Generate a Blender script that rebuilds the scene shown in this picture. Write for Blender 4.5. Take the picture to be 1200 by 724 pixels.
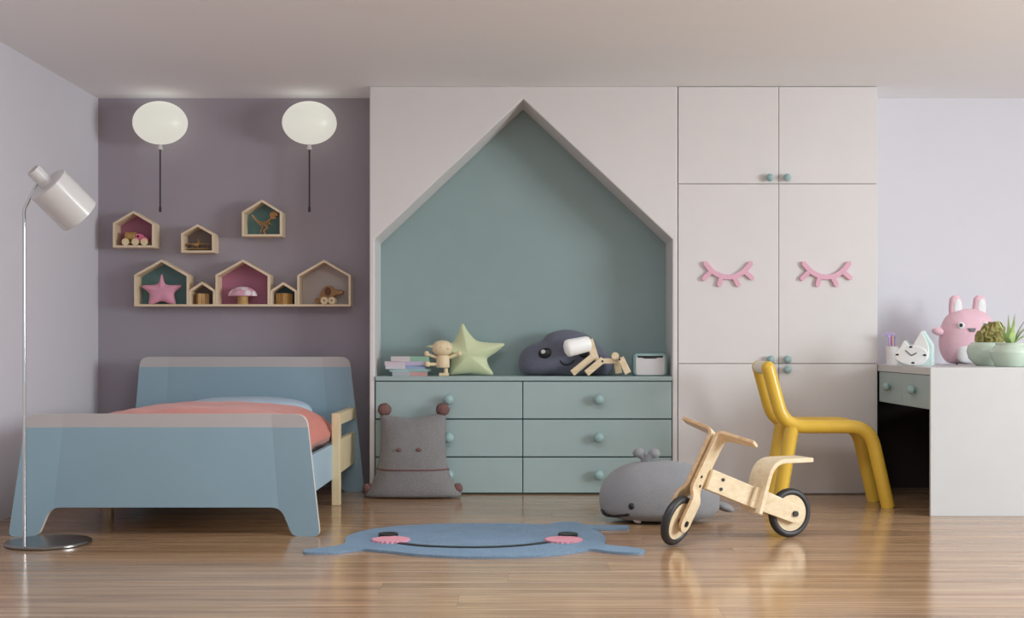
import bpy, bmesh, math, random
from mathutils import Vector, Matrix, noise
random.seed(7)
R = math.radians
for o in list(bpy.data.objects): bpy.data.objects.remove(o)
S = bpy.context.scene
C = S.collection

# ------------------------------------------------------------------ camera
F = 1450.0; U0 = 609.0; V0 = 402.0; CAMH = 0.96      # focal (px of 1200), vanishing point, eye height
cam = bpy.data.cameras.new('camera'); camo = bpy.data.objects.new('camera', cam); C.objects.link(camo)
camo.location = (0, 0, CAMH); camo.rotation_euler = (R(90), 0, 0)
cam.sensor_width = 36; cam.lens = F / 1200 * 36
cam.shift_x = -(U0 - 600) / 1200; cam.shift_y = (V0 - 362) / 1200
cam.clip_start = 0.05
S.camera = camo
# ------------------------------------------------------------------ light
w = bpy.data.worlds.new('world'); S.world = w; w.use_nodes = True
w.node_tree.nodes['Background'].inputs[0].default_value = (0.88, 0.97, 1.0, 1)
w.node_tree.nodes['Background'].inputs[1].default_value = 0.84
def area(name, loc, target, sx, sy, power, col):
    l = bpy.data.lights.new(name, 'AREA'); l.shape = 'RECTANGLE'; l.size = sx; l.size_y = sy
    l.energy = power; l.color = col
    o = bpy.data.objects.new(name, l); C.objects.link(o); o.location = loc
    o.rotation_euler = (Vector(target) - Vector(loc)).to_track_quat('-Z', 'Y').to_euler()
    return o
area('window_daylight', (6.35, 3.7, 1.72), (0.0, 4.6, 1.2), 2.9, 1.5, 285, (0.87, 0.965, 1.0))
area('added_overhead_fill', (0.1, 4.55, 2.5), (0.1, 4.55, 0), 2.0, 1.0, 45, (0.93, 0.98, 1.0))  # fill light added overhead, out of view, to brighten floor and rug
S.view_settings.view_transform = 'Standard'; S.view_settings.look = 'None'
S.view_settings.exposure = 0.0; S.view_settings.gamma = 1.0; S.view_settings.use_curve_mapping = False

# ------------------------------------------------------------------ measures
def X(u, D): return (u - U0) / F * D
def Z(v, D): return CAMH - (v - V0) / F * D
def GD(v): return F * CAMH / (v - V0)
DC = 7.864; DW = 8.25; CEIL = 2.592; XL = -2.81; XR = 6.0

# ------------------------------------------------------------------ materials
def lin(c): return tuple(((x/255)/12.92 if x/255 <= .04045 else ((x/255+.055)/1.055)**2.4) for x in c) + (1,)
MATS = {}
def mat(name, col, rough=.5, metal=0, var=.04, scale=6, bump=0, bscale=200, spec=.5, coat=0, emit=0, ecol=None, sheen=0, speckle=None):
    if name in MATS: return MATS[name]
    m = bpy.data.materials.new(name); m.use_nodes = True; nt = m.node_tree; N = nt.nodes; L = nt.links
    p = N['Principled BSDF']; c = lin(col)
    tc = N.new('ShaderNodeTexCoord'); nz = N.new('ShaderNodeTexNoise'); nz.inputs['Scale'].default_value = scale
    nz.inputs['Detail'].default_value = 3; L.new(tc.outputs['Object'], nz.inputs['Vector'])
    rp = N.new('ShaderNodeValToRGB'); rp.color_ramp.elements[0].position = .3; rp.color_ramp.elements[1].position = .7
    rp.color_ramp.elements[0].color = tuple(min(1, x*(1-var)) for x in c[:3]) + (1,)
    rp.color_ramp.elements[1].color = tuple(min(1, x*(1+var)) for x in c[:3]) + (1,)
    L.new(nz.outputs['Fac'], rp.inputs['Fac']); out = rp.outputs['Color']
    if speckle:
        n2 = N.new('ShaderNodeTexNoise'); n2.inputs['Scale'].default_value = speckle[0]; n2.inputs['Detail'].default_value = 2
        L.new(tc.outputs['Object'], n2.inputs['Vector'])
        mx = N.new('ShaderNodeMix'); mx.data_type = 'RGBA'; mx.blend_type = 'MULTIPLY'; mx.inputs[0].default_value = 1
        r2 = N.new('ShaderNodeValToRGB'); r2.color_ramp.elements[0].position = .35; r2.color_ramp.elements[1].position = .65
        d = speckle[1]; r2.color_ramp.elements[0].color = (1-d,)*3 + (1,); r2.color_ramp.elements[1].color = (1+d,)*3 + (1,)
        L.new(n2.outputs['Fac'], r2.inputs['Fac']); L.new(out, mx.inputs[6]); L.new(r2.outputs['Color'], mx.inputs[7]); out = mx.outputs[2]
    L.new(out, p.inputs['Base Color'])
    p.inputs['Roughness'].default_value = rough; p.inputs['Metallic'].default_value = metal
    p.inputs['Specular IOR Level'].default_value = spec; p.inputs['Coat Weight'].default_value = coat
    p.inputs['Coat Roughness'].default_value = .15; p.inputs['Sheen Weight'].default_value = sheen
    if emit:
        p.inputs['Emission Color'].default_value = lin(ecol or col); p.inputs['Emission Strength'].default_value = emit
    if bump:
        nb = N.new('ShaderNodeTexNoise'); nb.inputs['Scale'].default_value = bscale; nb.inputs['Detail'].default_value = 3
        L.new(tc.outputs['Object'], nb.inputs['Vector'])
        b = N.new('ShaderNodeBump'); b.inputs['Strength'].default_value = bump; b.inputs['Distance'].default_value = .01
        L.new(nb.outputs['Fac'], b.inputs['Height']); L.new(b.outputs['Normal'], p.inputs['Normal'])
    MATS[name] = m; return m
def wood(name, c1, c2, axis='x', scale=1.0, rough=.45, floor=False, rot=None, spec=.4):
    if name in MATS: return MATS[name]
    m = bpy.data.materials.new(name); m.use_nodes = True; nt = m.node_tree; N = nt.nodes; L = nt.links
    p = N['Principled BSDF']
    tc = N.new('ShaderNodeTexCoord'); src = tc.outputs['Object']
    oi = None
    if floor:
        oi = N.new('ShaderNodeObjectInfo'); cx = N.new('ShaderNodeCombineXYZ')
        mm = N.new('ShaderNodeMath'); mm.operation = 'MULTIPLY'; mm.inputs[1].default_value = 57.0
        L.new(oi.outputs['Random'], mm.inputs[0])
        for i in range(3): L.new(mm.outputs[0], cx.inputs[i])
        va = N.new('ShaderNodeVectorMath'); va.operation = 'ADD'; L.new(src, va.inputs[0]); L.new(cx.outputs[0], va.inputs[1]); src = va.outputs[0]
    mp = N.new('ShaderNodeMapping'); s = (.7, 20, 20) if floor else {'x': (1, 14, 14), 'y': (14, 1, 14), 'z': (14, 14, 1)}[axis]
    mp.inputs['Scale'].default_value = tuple(k*scale for k in s)
    if rot: mp.inputs['Rotation'].default_value = rot
    L.new(src, mp.inputs['Vector'])
    nz = N.new('ShaderNodeTexNoise'); nz.inputs['Scale'].default_value = 2.2; nz.inputs['Detail'].default_value = 6; nz.inputs['Roughness'].default_value = .62
    nz.inputs['Distortion'].default_value = .6; L.new(mp.outputs[0], nz.inputs['Vector'])
    rp = N.new('ShaderNodeValToRGB'); rp.color_ramp.elements[0].position = .3; rp.color_ramp.elements[1].position = .72
    rp.color_ramp.elements[0].color = lin(c2); rp.color_ramp.elements[1].color = lin(c1)
    L.new(nz.outputs['Fac'], rp.inputs['Fac']); out = rp.outputs['Color']
    if floor:
        # broad bands inside each board and a tone of its own for each board
        mp2 = N.new('ShaderNodeMapping'); mp2.inputs['Scale'].default_value = (.35, 6, 6); L.new(src, mp2.inputs['Vector'])
        n2 = N.new('ShaderNodeTexNoise'); n2.inputs['Scale'].default_value = 2.0; n2.inputs['Detail'].default_value = 3; L.new(mp2.outputs[0], n2.inputs['Vector'])
        r2 = N.new('ShaderNodeValToRGB'); r2.color_ramp.elements[0].position = .35; r2.color_ramp.elements[1].position = .65
        r2.color_ramp.elements[0].color = (.84, .80, .78, 1); r2.color_ramp.elements[1].color = (1.12, 1.12, 1.12, 1); L.new(n2.outputs['Fac'], r2.inputs['Fac'])
        mx = N.new('ShaderNodeMix'); mx.data_type = 'RGBA'; mx.blend_type = 'MULTIPLY'; mx.inputs[0].default_value = 1
        L.new(out, mx.inputs[6]); L.new(r2.outputs['Color'], mx.inputs[7]); out = mx.outputs[2]
        hs = N.new('ShaderNodeHueSaturation'); mr = N.new('ShaderNodeMapRange'); mr.inputs[3].default_value = .92; mr.inputs[4].default_value = 1.08
        L.new(oi.outputs['Random'], mr.inputs[0]); L.new(mr.outputs[0], hs.inputs['Value']); L.new(out, hs.inputs['Color']); out = hs.outputs['Color']
        b = N.new('ShaderNodeBump'); b.inputs['Strength'].default_value = .12; b.inputs['Distance'].default_value = .004
        L.new(nz.outputs['Fac'], b.inputs['Height']); L.new(b.outputs['Normal'], p.inputs['Normal'])
    L.new(out, p.inputs['Base Color']); p.inputs['Roughness'].default_value = rough
    p.inputs['Specular IOR Level'].default_value = spec
    MATS[name] = m; return m

M_ceil = mat('ceiling_paint', (250, 250, 252), .85, var=.006)
M_wall_l = mat('lavender_paint_light', (216, 212, 219), .8, var=.006)
M_wall_a = mat('mauve_paint', (164, 155, 164), .75, var=.008)
M_wall_r = mat('lavender_paint_pale', (222, 219, 226), .8, var=.006)
M_white = mat('white_lacquer', (226, 220, 219), .42, var=.01)
M_white2 = mat('white_satin', (206, 204, 204), .4, var=.01)
M_teal = mat('teal_lacquer', (164, 182, 181), .42, var=.015)
M_teal_back = mat('teal_paint', (148, 168, 168), .7, var=.02)
M_knob = mat('teal_knob', (156, 184, 184), .4)
M_blue = mat('blue_lacquer', (144, 170, 184), .4, var=.015)
M_rail = mat('blue_lacquer_lit', (176, 200, 216), .4, var=.015)  # bed blue made paler, side light on the rails put into the colour
M_band = mat('warm_grey_lacquer', (188, 181, 180), .45, var=.01)
M_edge = mat('ply_edge_white', (222, 214, 205), .5)
M_coral = mat('coral_cotton', (214, 118, 102), .9, var=.05, bump=.15, bscale=60, sheen=.3)
M_sheet = mat('white_sheet', (222, 226, 234), .9)
M_pink = mat('pink_felt', (232, 180, 198), .8)
M_pinkp = mat('pink_plush', (240, 196, 208), .9, bump=.2, bscale=120, sheen=.3)
M_yellow = mat('yellow_vinyl', (232, 188, 70), .3, var=.03, spec=.5)
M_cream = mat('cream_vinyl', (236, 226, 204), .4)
M_grey = mat('grey_knit', (134, 130, 131), .95, var=.06, bump=.5, bscale=160, speckle=(230, .16), sheen=.2)
M_greyw = mat('grey_wool', (142, 141, 144), .95, var=.05, bump=.4, bscale=200, speckle=(320, .1), sheen=.2)
M_brownpom = mat('mauve_brown_yarn', (124, 90, 86), .95, bump=.6, bscale=90)
M_cloud = mat('slate_plush', (104, 106, 122), .95, bump=.4, bscale=160, sheen=.2)
M_black = mat('black_plastic', (22, 21, 22), .4)
M_rubber = mat('dark_rubber', (46, 44, 45), .45)
M_eye = mat('eye_white', (235, 235, 235), .4)
M_chrome = mat('chrome', (205, 203, 203), .16, metal=1)
M_steel = mat('brushed_steel', (150, 146, 144), .26, metal=1)
M_shade = mat('lamp_shade_white', (212, 207, 206), .2, var=.01)
M_glow = mat('glowing_opal_glass', (120, 118, 112), .35, var=.005, emit=.62, ecol=(250, 247, 234))
M_cord = mat('dark_cord', (52, 46, 48), .6)
M_starg = mat('pale_green_plush', (216, 222, 180), .9, bump=.2, bscale=140, sheen=.3)
M_rug = mat('denim_blue_felt', (124, 148, 172), .95, var=.06, bump=.5, bscale=240, speckle=(140, .14))
M_device = mat('device_face_white', (212, 206, 206), .5)
M_devteal = mat('device_teal', (140, 176, 176), .45)
M_dark = mat('dark_recess', (46, 36, 34), .8)  # on the desk, shade of the unlit knee space put into the colour
M_pot = mat('celadon_glaze', (202, 216, 198), .2, var=.05, coat=.4)
M_mint = mat('mint_plastic', (212, 232, 228), .4)
M_aloe = mat('aloe_green', (186, 212, 140), .5, var=.12, scale=30)
M_cact = mat('olive_crest', (152, 142, 84), .8, var=.35, scale=60, bump=.8, bscale=60)
M_soil = mat('soil', (80, 66, 54), .9)
W_pale = wood('pale_pine', (242, 222, 194), (224, 198, 164), 'x', 1.0)
W_palez = wood('pale_pine_upright', (242, 222, 194), (224, 198, 164), 'z', 1.0)
W_beige = wood('birch', (232, 214, 178), (216, 194, 152), 'z', 1.2)
W_doll = wood('maple_doll', (240, 220, 184), (228, 204, 164), 'z', 2.0)
W_gold = wood('oak_block', (206, 166, 104), (164, 120, 66), 'z', 3.0)
W_brown = wood('walnut_toy', (170, 128, 84), (134, 96, 58), 'x', 3.0)
W_bike = wood('birch_ply', (244, 226, 196), (224, 198, 158), 'x', 1.3)
W_bikee = wood('ply_edge', (214, 178, 138), (180, 140, 100), 'x', 2.0)
W_floor = wood('floor_boards', (200, 165, 130), (152, 117, 86), 'x', 1.0, rough=.14, floor=True, spec=.7)
M_sub = mat('floor_joint', (66, 44, 32), .9)

# ------------------------------------------------------------------ mesh builder
def fillet(pts, r, n=6, closed=False):
    pts = [Vector(p) for p in pts]; out = []; k = len(pts)
    for i, p in enumerate(pts):
        if not closed and i in (0, k-1): out.append(p); continue
        a, b = pts[i-1], pts[(i+1) % k]
        rr = r[i] if isinstance(r, (list, tuple)) else r
        d1, d2 = (a-p), (b-p); l = min(rr, d1.length*.49, d2.length*.49)
        if l < 1e-6: out.append(p); continue
        p1, p2 = p + d1.normalized()*l, p + d2.normalized()*l
        for j in range(n+1):
            t = j/n; out.append(p1*(1-t)**2 + p*2*t*(1-t) + p2*t*t)
    return out
def spline(pts, n=6, closed=True):
    pts = [Vector(p) for p in pts]; k = len(pts); out = []
    for i in range(k if closed else k-1):
        g = (lambda j: pts[j % k]) if closed else (lambda j: pts[max(0, min(k-1, j))])
        p0, p1, p2, p3 = g(i-1), g(i), g(i+1), g(i+2)
        for j in range(n):
            t = j/n
            out.append(.5*((2*p1) + (p2-p0)*t + (2*p0-5*p1+4*p2-p3)*t*t + (3*p1-p0-3*p2+p3)*t**3))
    if not closed: out.append(pts[-1])
    return out
class B:
    def __init__(s, M=None): s.bm = bmesh.new(); s.M = M or Matrix()
    def v(s, p): return s.bm.verts.new(s.M @ Vector(p))
    def f(s, vs):
        try: return s.bm.faces.new(vs)
        except ValueError: return None
    def box(s, lo, hi, M=None):
        x0, y0, z0 = lo; x1, y1, z1 = hi
        T = M or Matrix()
        q = [s.v(T @ Vector(p)) for p in ((x0,y0,z0),(x1,y0,z0),(x1,y1,z0),(x0,y1,z0),(x0,y0,z1),(x1,y0,z1),(x1,y1,z1),(x0,y1,z1))]
        for i in ((3,2,1,0),(4,5,6,7),(0,1,5,4),(1,2,6,5),(2,3,7,6),(3,0,4,7)): s.f([q[j] for j in i])
        return s
    def bar(s, a, b, wx, wy, up=(0,1,0)):
        a, b = Vector(a), Vector(b); d = (b-a); z = d.normalized(); x = z.cross(Vector(up)).normalized(); y = z.cross(x)
        T = Matrix((x, y, z)).transposed().to_4x4(); T.translation = a
        return s.box((-wx/2, -wy/2, 0), (wx/2, wy/2, d.length), T)
    def prism(s, poly, axis, a0, a1):
        def mk(p, a): return {'y': (p[0], a, p[1]), 'x': (a, p[0], p[1]), 'z': (p[0], p[1], a)}[axis]
        q0 = [s.v(mk(p, a0)) for p in poly]; q1 = [s.v(mk(p, a1)) for p in poly]
        s.f(q0); s.f(list(reversed(q1))); k = len(poly)
        for i in range(k): s.f([q0[i], q1[i], q1[(i+1) % k], q0[(i+1) % k]])
        return s
    def tube(s, pts, rad, seg=12, dome=False):
        pts = [Vector(p) for p in pts]; k = len(pts)
        rs = rad if isinstance(rad, (list, tuple)) else [rad]*k
        if dome:
            e0 = (pts[0]-pts[1]).normalized(); e1 = (pts[-1]-pts[-2]).normalized(); A, Bq, ra, rb = [], [], [], []
            for t in (80, 55, 28):
                A.append(pts[0] + e0*rs[0]*math.sin(R(t))); ra.append(rs[0]*math.cos(R(t)))
                Bq.insert(0, pts[-1] + e1*rs[-1]*math.sin(R(t))); rb.insert(0, rs[-1]*math.cos(R(t)))
            pts = A + pts + Bq; rs = ra + list(rs) + rb; k = len(pts)
        rings = []; prev = None
        for i, p in enumerate(pts):
            t = (pts[min(i+1, k-1)] - pts[max(i-1, 0)]).normalized()
            if prev is None: n = t.orthogonal().normalized()
            else: n = (prev - t*prev.dot(t)).normalized()
            prev = n; b = t.cross(n)
            rings.append([s.v(p + (n*math.cos(2*math.pi*j/seg) + b*math.sin(2*math.pi*j/seg))*rs[i]) for j in range(seg)])
        for i in range(k-1):
            for j in range(seg): s.f([rings[i][j], rings[i][(j+1) % seg], rings[i+1][(j+1) % seg], rings[i+1][j]])
        s.f(list(reversed(rings[0]))); s.f(rings[-1]); return s
    def lathe(s, prof, T=None, seg=24):
        T = T or Matrix(); rings = []
        for r, z in prof:
            if r < 1e-5: rings.append([s.v(T @ Vector((0, 0, z)))])
            else: rings.append([s.v(T @ Vector((r*math.cos(2*math.pi*j/seg), r*math.sin(2*math.pi*j/seg), z))) for j in range(seg)])
        for i in range(len(rings)-1):
            a, b = rings[i], rings[i+1]
            for j in range(seg):
                j2 = (j+1) % seg
                if len(a) == 1 and len(b) == 1: continue
                if len(a) == 1: s.f([a[0], b[j2], b[j]])
                elif len(b) == 1: s.f([a[j], a[j2], b[0]])
                else: s.f([a[j], a[j2], b[j2], b[j]])
        if len(rings[0]) > 1: s.f(list(reversed(rings[0])))
        if len(rings[-1]) > 1: s.f(rings[-1])
        return s
    def ell(s, c, rad, T=None, seg=24, ring=14, e=1.0):
        def pw(x): return math.copysign(abs(x)**e, x)
        T2 = Matrix.Translation(Vector(c)) @ (T or Matrix())
        vs = []
        for i in range(ring+1):
            th = -math.pi/2 + math.pi*i/ring
            if i in (0, ring): vs.append([s.v(T2 @ Vector((0, 0, rad[2]*math.sin(th))))]); continue
            vs.append([s.v(T2 @ Vector((rad[0]*pw(math.cos(th))*pw(math.cos(2*math.pi*j/seg)), rad[1]*pw(math.cos(th))*pw(math.sin(2*math.pi*j/seg)), rad[2]*pw(math.sin(th))))) for j in range(seg)])
        for i in range(ring):
            a, b = vs[i], vs[i+1]
            for j in range(seg):
                j2 = (j+1) % seg
                if len(a) == 1: s.f([a[0], b[j2], b[j]])
                elif len(b) == 1: s.f([a[j], a[j2], b[0]])
                else: s.f([a[j], a[j2], b[j2], b[j]])
        return s
    def inflate(s, outl, cy, th, c=None, rings=10, p=2.2, q=.55, tf=None, tb=None, sm=0):
        # cushion: closed outline in x,z puffed to both sides along y
        outl = [Vector((o[0], o[1])) for o in outl]; k = len(outl)
        c = Vector(c) if c else sum(outl, Vector((0, 0)))/k
        tf = th if tf is None else tf; tb = th if tb is None else tb
        edge = [s.v((o.x, cy, o.y)) for o in outl]
        for sg, tt in ((-1, tf), (1, tb)):
            prev = edge
            for i in range(1, rings+1):
                t = math.cos(math.pi/2*i/rings)
                h = tt*(1-t**p)**q
                cur = [s.v((c.x, cy+sg*h, c.y))] if i == rings else [s.v((c.x+(o.x-c.x)*t, cy+sg*h, c.y+(o.y-c.y)*t)) for o in outl]
                for j in range(k):
                    j2 = (j+1) % k
                    if len(cur) == 1: fs = [prev[j], prev[j2], cur[0]]
                    else: fs = [prev[j], prev[j2], cur[j2], cur[j]]
                    s.f(fs)
                prev = cur
        for _ in range(sm):
            inn = [v for v in s.bm.verts if abs(v.co.y-cy) > 1e-6]
            bmesh.ops.smooth_vert(s.bm, verts=inn, factor=.5, use_axis_x=False, use_axis_y=True, use_axis_z=False)
        return s
    def warp(s, fn):
        for v in s.bm.verts: v.co = Vector(fn(v.co))
        return s
ORG = {}
def setp(o, label=None, cat=None, group=None, kind=None):
    if label: o['label'] = label
    if cat: o['category'] = cat
    if group: o['group'] = group
    if kind: o['kind'] = kind
    return o
def thing(name, loc, label, cat, group=None):
    o = bpy.data.objects.new(name, None); o.empty_display_size = .05; C.objects.link(o); o.location = loc
    ORG[o] = Vector(loc); return setp(o, label, cat, group)
def obj(name, b, m, parent=None, bevel=0, bseg=2, smooth=False, ang=35, label=None, cat=None, group=None, kind=None, sub=0):
    bm = b.bm; bmesh.ops.recalc_face_normals(bm, faces=bm.faces[:])
    if parent is not None: org = ORG[parent]
    else:
        lo = [min(v.co[i] for v in bm.verts) for i in range(3)]; hi = [max(v.co[i] for v in bm.verts) for i in range(3)]
        org = Vector(((lo[0]+hi[0])/2, (lo[1]+hi[1])/2, lo[2]))
    for v in bm.verts: v.co -= org
    me = bpy.data.meshes.new(name); bm.to_mesh(me); bm.free()
    if smooth:
        for p in me.polygons: p.use_smooth = True
        me.set_sharp_from_angle(angle=R(ang))
    for mm in (m if isinstance(m, (list, tuple)) else [m]): me.materials.append(mm)
    o = bpy.data.objects.new(name, me); C.objects.link(o)
    if parent is not None: o.parent = parent
    else: o.location = org
    ORG[o] = org
    if bevel:
        bv = o.modifiers.new('bevel', 'BEVEL'); bv.width = bevel; bv.segments = bseg; bv.limit_method = 'ANGLE'; bv.angle_limit = R(40)
    if sub: sm = o.modifiers.new('sub', 'SUBSURF'); sm.levels = sub; sm.render_levels = sub
    return setp(o, label, cat, group, kind)
def rotm(axis, deg): return Matrix.Rotation(R(deg), 4, axis)
def tr(x, y, z): return Matrix.Translation((x, y, z))
def zto(a, b):
    d = (Vector(b)-Vector(a)).normalized(); T = d.to_track_quat('Z', 'Y').to_matrix().to_4x4(); T.translation = Vector(a); return T

# ================================================================== SETTING
YF = -1.6
fl = obj('floor', B().box((XL-.1, YF, -.06), (XR+.1, DW+.1, -.022)), M_sub, kind='structure')
fl['label'] = 'warm brown glossy boarded floor with long horizontal planks'
row_w = .2345; y = DW; row = 0; plank_mesh = {}
g = .0042
while y > YF:
    y0 = max(y-row_w, YF); x = XL - random.uniform(0, 3.3)
    while x < XR:
        Lp = random.choice((3.4, 3.8, 4.4)); x0, x1 = max(x, XL), min(x+Lp, XR)
        if x1-x0 > .02:
            key = (round(x1-x0, 3), round(y-y0, 3))
            if key not in plank_mesh:
                b = B().box((-(x1-x0)/2+.0003, -(y-y0)/2+g/2, -.022), ((x1-x0)/2-.0003, (y-y0)/2-g/2, 0))
                bmesh.ops.recalc_face_normals(b.bm, faces=b.bm.faces[:])
                top = [e for e in b.bm.edges if all(v.co.z > -.001 for v in e.verts) and abs(e.verts[0].co.y-e.verts[1].co.y) < .001]
                bmesh.ops.bevel(b.bm, geom=top, offset=.0006, segments=1, affect='EDGES')
                me = bpy.data.meshes.new('plank'); b.bm.to_mesh(me); b.bm.free(); me.materials.append(W_floor); plank_mesh[key] = me
            o = bpy.data.objects.new('plank', plank_mesh[key]); C.objects.link(o); o.parent = fl
            o.location = Vector(((x0+x1)/2, (y0+y)/2, 0)) - ORG[fl]
        x += Lp
    y -= row_w; row += 1
obj('ceiling', B().box((XL-.1, YF, CEIL), (XR+.1, DW+.1, CEIL+.08)), M_ceil, kind='structure', label='pale warm white ceiling')
obj('wall_left', B().box((XL-.1, YF, -.02), (XL, DW, CEIL)), M_wall_l, kind='structure', label='pale lavender side wall')
XA = X(433, DC)            # left face of the built-ins
obj('wall_alcove', B().box((XL-.1, DW, -.02), (XA+.02, DW+.1, CEIL)), M_wall_a, kind='structure', label='dusky mauve alcove wall behind the bed')
obj('wall_back', B().box((XA+.02, DW, -.02), (XR+.1, DW+.1, CEIL)), M_wall_r, kind='structure', label='very pale lavender back wall behind the desk')
wy0, wy1, wz0, wz1 = 2.15, 5.25, 0.85, 2.5
bw = B()
bw.box((XR, YF, -.02), (XR+.12, wy0, CEIL)); bw.box((XR, wy1, -.02), (XR+.12, DW, CEIL))
bw.box((XR, wy0, -.02), (XR+.12, wy1, wz0)); bw.box((XR, wy0, wz1), (XR+.12, wy1, CEIL))
obj('wall_right', bw, M_wall_r, kind='structure')
win = obj('window_1', B().box((XR-.02, wy0-.05, wz0-.04), (XR+.14, wy1+.05, wz0)), M_white2, kind='structure')
for a0, a1 in ((wy0, wy0+.05), ((wy0+wy1)/2-.025, (wy0+wy1)/2+.025), (wy1-.05, wy1)):
    obj('window_frame', B().box((XR+.03, a0, wz0), (XR+.08, a1, wz1)), M_white2, win)
obj('window_frame', B().box((XR+.03, wy0, wz1-.05), (XR+.08, wy1, wz1)), M_white2, win)

t = thing('ceiling_lamp', (.1, 4.55, 2.505), 'flat white rectangular housing added around the unseen overhead fill light', 'lamp')  # unseen housing added to go with the overhead fill light
obj('housing', B().box((-.92, 4.03, 2.53), (1.12, 5.07, CEIL)), M_white2, t, bevel=.01)
for q in (((-.95, 4.01, 2.505), (-.92, 5.09, 2.56)), ((1.12, 4.01, 2.505), (1.15, 5.09, 2.56)), ((-.92, 4.01, 2.505), (1.12, 4.03, 2.56)), ((-.92, 5.07, 2.505), (1.12, 5.09, 2.56))):
    obj('frame', B().box(*q), M_white2, t)
# ================================================================== BUILT-INS
# --- house shaped niche
def p(u, v, D=DC): return (X(u, D), Z(v, D))
t = thing('house_niche', (X(613, DC), DC, 0), 'white wall panel with a teal house-shaped niche cut into it', 'niche')
poly = [(X(433, DC), 0), (X(433, DC), CEIL), (X(794, DC), CEIL), (X(794, DC), 0), (X(788, DC), 0), p(788, 280.5), p(613, 116), p(439, 280.5), (X(439, DC), 0)]
obj('surround', B().prism(poly, 'y', DC, DW-.022), M_white, t, bevel=.008, bseg=3)
obj('back_panel', B().prism([(X(436, DC), .02), (X(436, DC), 1.65), (X(613, DC), 2.57), (X(791, DC), 1.65), (X(791, DC), .02)], 'y', DW-.021, DW-.001), M_teal_back, t, label='matt teal niche back')
# --- wardrobe
xw0, xw1, xwm = X(794.6, DC), 2.275, X(912.7, DC)
t = thing('wardrobe', ((xw0+xw1)/2, DC, 0), 'tall white built-in wardrobe with six doors and small teal knobs', 'wardrobe')
obj('body', B().box((xw0, DC+.022, 0), (xw1, DW-.001, CEIL)), M_white, t)
zr = [.004, Z(426, DC), Z(215.3, DC), CEIL-.002]
def knob(b, x, y, z, r, stem):
    T = tr(x, y, z) @ rotm('X', 90)
    pr = [(r*.42, 0), (r*.42, stem)]
    for i in range(9):
        a = R(-62+19*i); pr.append((max(0, r*math.cos(a)), stem+r*.75+r*math.sin(a)*.82))
    pr[-1] = (0, pr[-1][1]); b.lathe(pr, T, 20); return b
kn = {(0, 0): (902.5, 433), (0, 1): (921.5, 433), (1, 0): (902, 421), (1, 1): (921.5, 421), (2, 0): (901, 208.7), (2, 1): (921.3, 208.7)}
for r_ in range(3):
    for c_ in range(2):
        xa, xb = (xw0, xwm) if c_ == 0 else (xwm, xw1)
        d = obj('door', B().box((xa+.0016, DC, zr[r_]+.002), (xb-.0016, DC+.02, zr[r_+1]-.002)), M_white, t, bevel=.0025)
        u, v = kn[(r_, c_)]
        obj('knob', knob(B(), X(u, DC), DC, Z(v, DC), .025, .014), M_knob, d, smooth=True, label='round teal knob')
# --- dresser
xd0, xd1, xdm = X(439.8, DC), X(787.4, DC), X(612.6, DC)
zt = Z(441, DC); zd = Z(446.3, DC)
t = thing('dresser', ((xd0+xd1)/2, DC, 0), 'teal chest of six drawers with round knobs inside the house niche', 'dresser')
obj('carcass', B().box((xd0, DC+.02, 0), (xd1, DW-.024, zd)), mat('teal_shadow_gap', (70, 92, 92), .6), t)
obj('top', B().box((xd0, DC-.012, zd+.001), (xd1, DW-.024, zt)), M_teal, t, bevel=.003)
zz = [.006, Z(535.4, DC), Z(491, DC), zd-.001]
for r_ in range(3):
    for c_ in range(2):
        xa, xb = (xd0, xdm) if c_ == 0 else (xdm, xd1)
        d = obj('drawer', B().box((xa+.003, DC-.006, zz[r_]+.004), (xb-.003, DC+.018, zz[r_+1]-.004)), M_teal, t, bevel=.003)
        obj('knob', knob(B(), X(526 if c_ == 0 else 701, DC), DC-.006, (zz[r_]+zz[r_+1])/2+.006, .034, .022), M_knob, d, smooth=True)
# --- eyelashes
def lash(du, lab):
    D = DC-.001; b = B(); th = .02
    def seg(a, c, wd):
        a, c = Vector(a), Vector(c); d = (c-a).normalized(); n = Vector((-d.y, d.x)); h = wd/2; out = []
        for i in range(9): q = R(-90+180*i/8); out.append(c + d*h*math.cos(q) + n*h*math.sin(q))
        for i in range(9): q = R(90+180*i/8); out.append(a + d*h*math.cos(q) + n*h*math.sin(q))
        b.prism([(o.x, o.y) for o in out], 'y', D-th, D)
    P = lambda u, v: (X(u+du, D), Z(v, D))
    arc = spline([P(826, 308.5), P(834, 317.5), P(844, 323.2), P(853.5, 324.8), P(863, 323.2), P(872, 317.5), P(879.5, 308.5)], 5, False)
    up, dn = [], []
    h = .0155
    for i, q in enumerate(arc):
        d = (arc[min(i+1, len(arc)-1)] - arc[max(i-1, 0)]).normalized(); n = Vector((-d.y, d.x)); up.append(q+n*h); dn.append(q-n*h)
    cap = lambda q, a0: [Vector((q.x+h*math.cos(R(a0+30*i)), q.y+h*math.sin(R(a0+30*i)))) for i in range(1, 6)]
    d0 = (arc[1]-arc[0]).normalized(); d1 = (arc[-1]-arc[-2]).normalized()
    a0 = math.degrees(math.atan2(d0.y, d0.x)); a1 = math.degrees(math.atan2(d1.y, d1.x))
    b.prism(up + cap(arc[-1], a1+90)[::-1][:0] + [arc[-1]+d1*h*.9] + dn[::-1] + [arc[0]-d0*h*.9], 'y', D-th-.001, D)
    for a, c in (((831, 320), (824.5, 326.5)), ((844.5, 326), (842.5, 333.5)), ((861, 327), (864.5, 333.5)), ((874, 320), (880.5, 325.5))): seg(P(*a), P(*c), .029)
    obj('eyelash_decoration', b, M_pink, label=lab, cat='decoration', group='pink closed eyelashes on the wardrobe doors')
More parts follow.
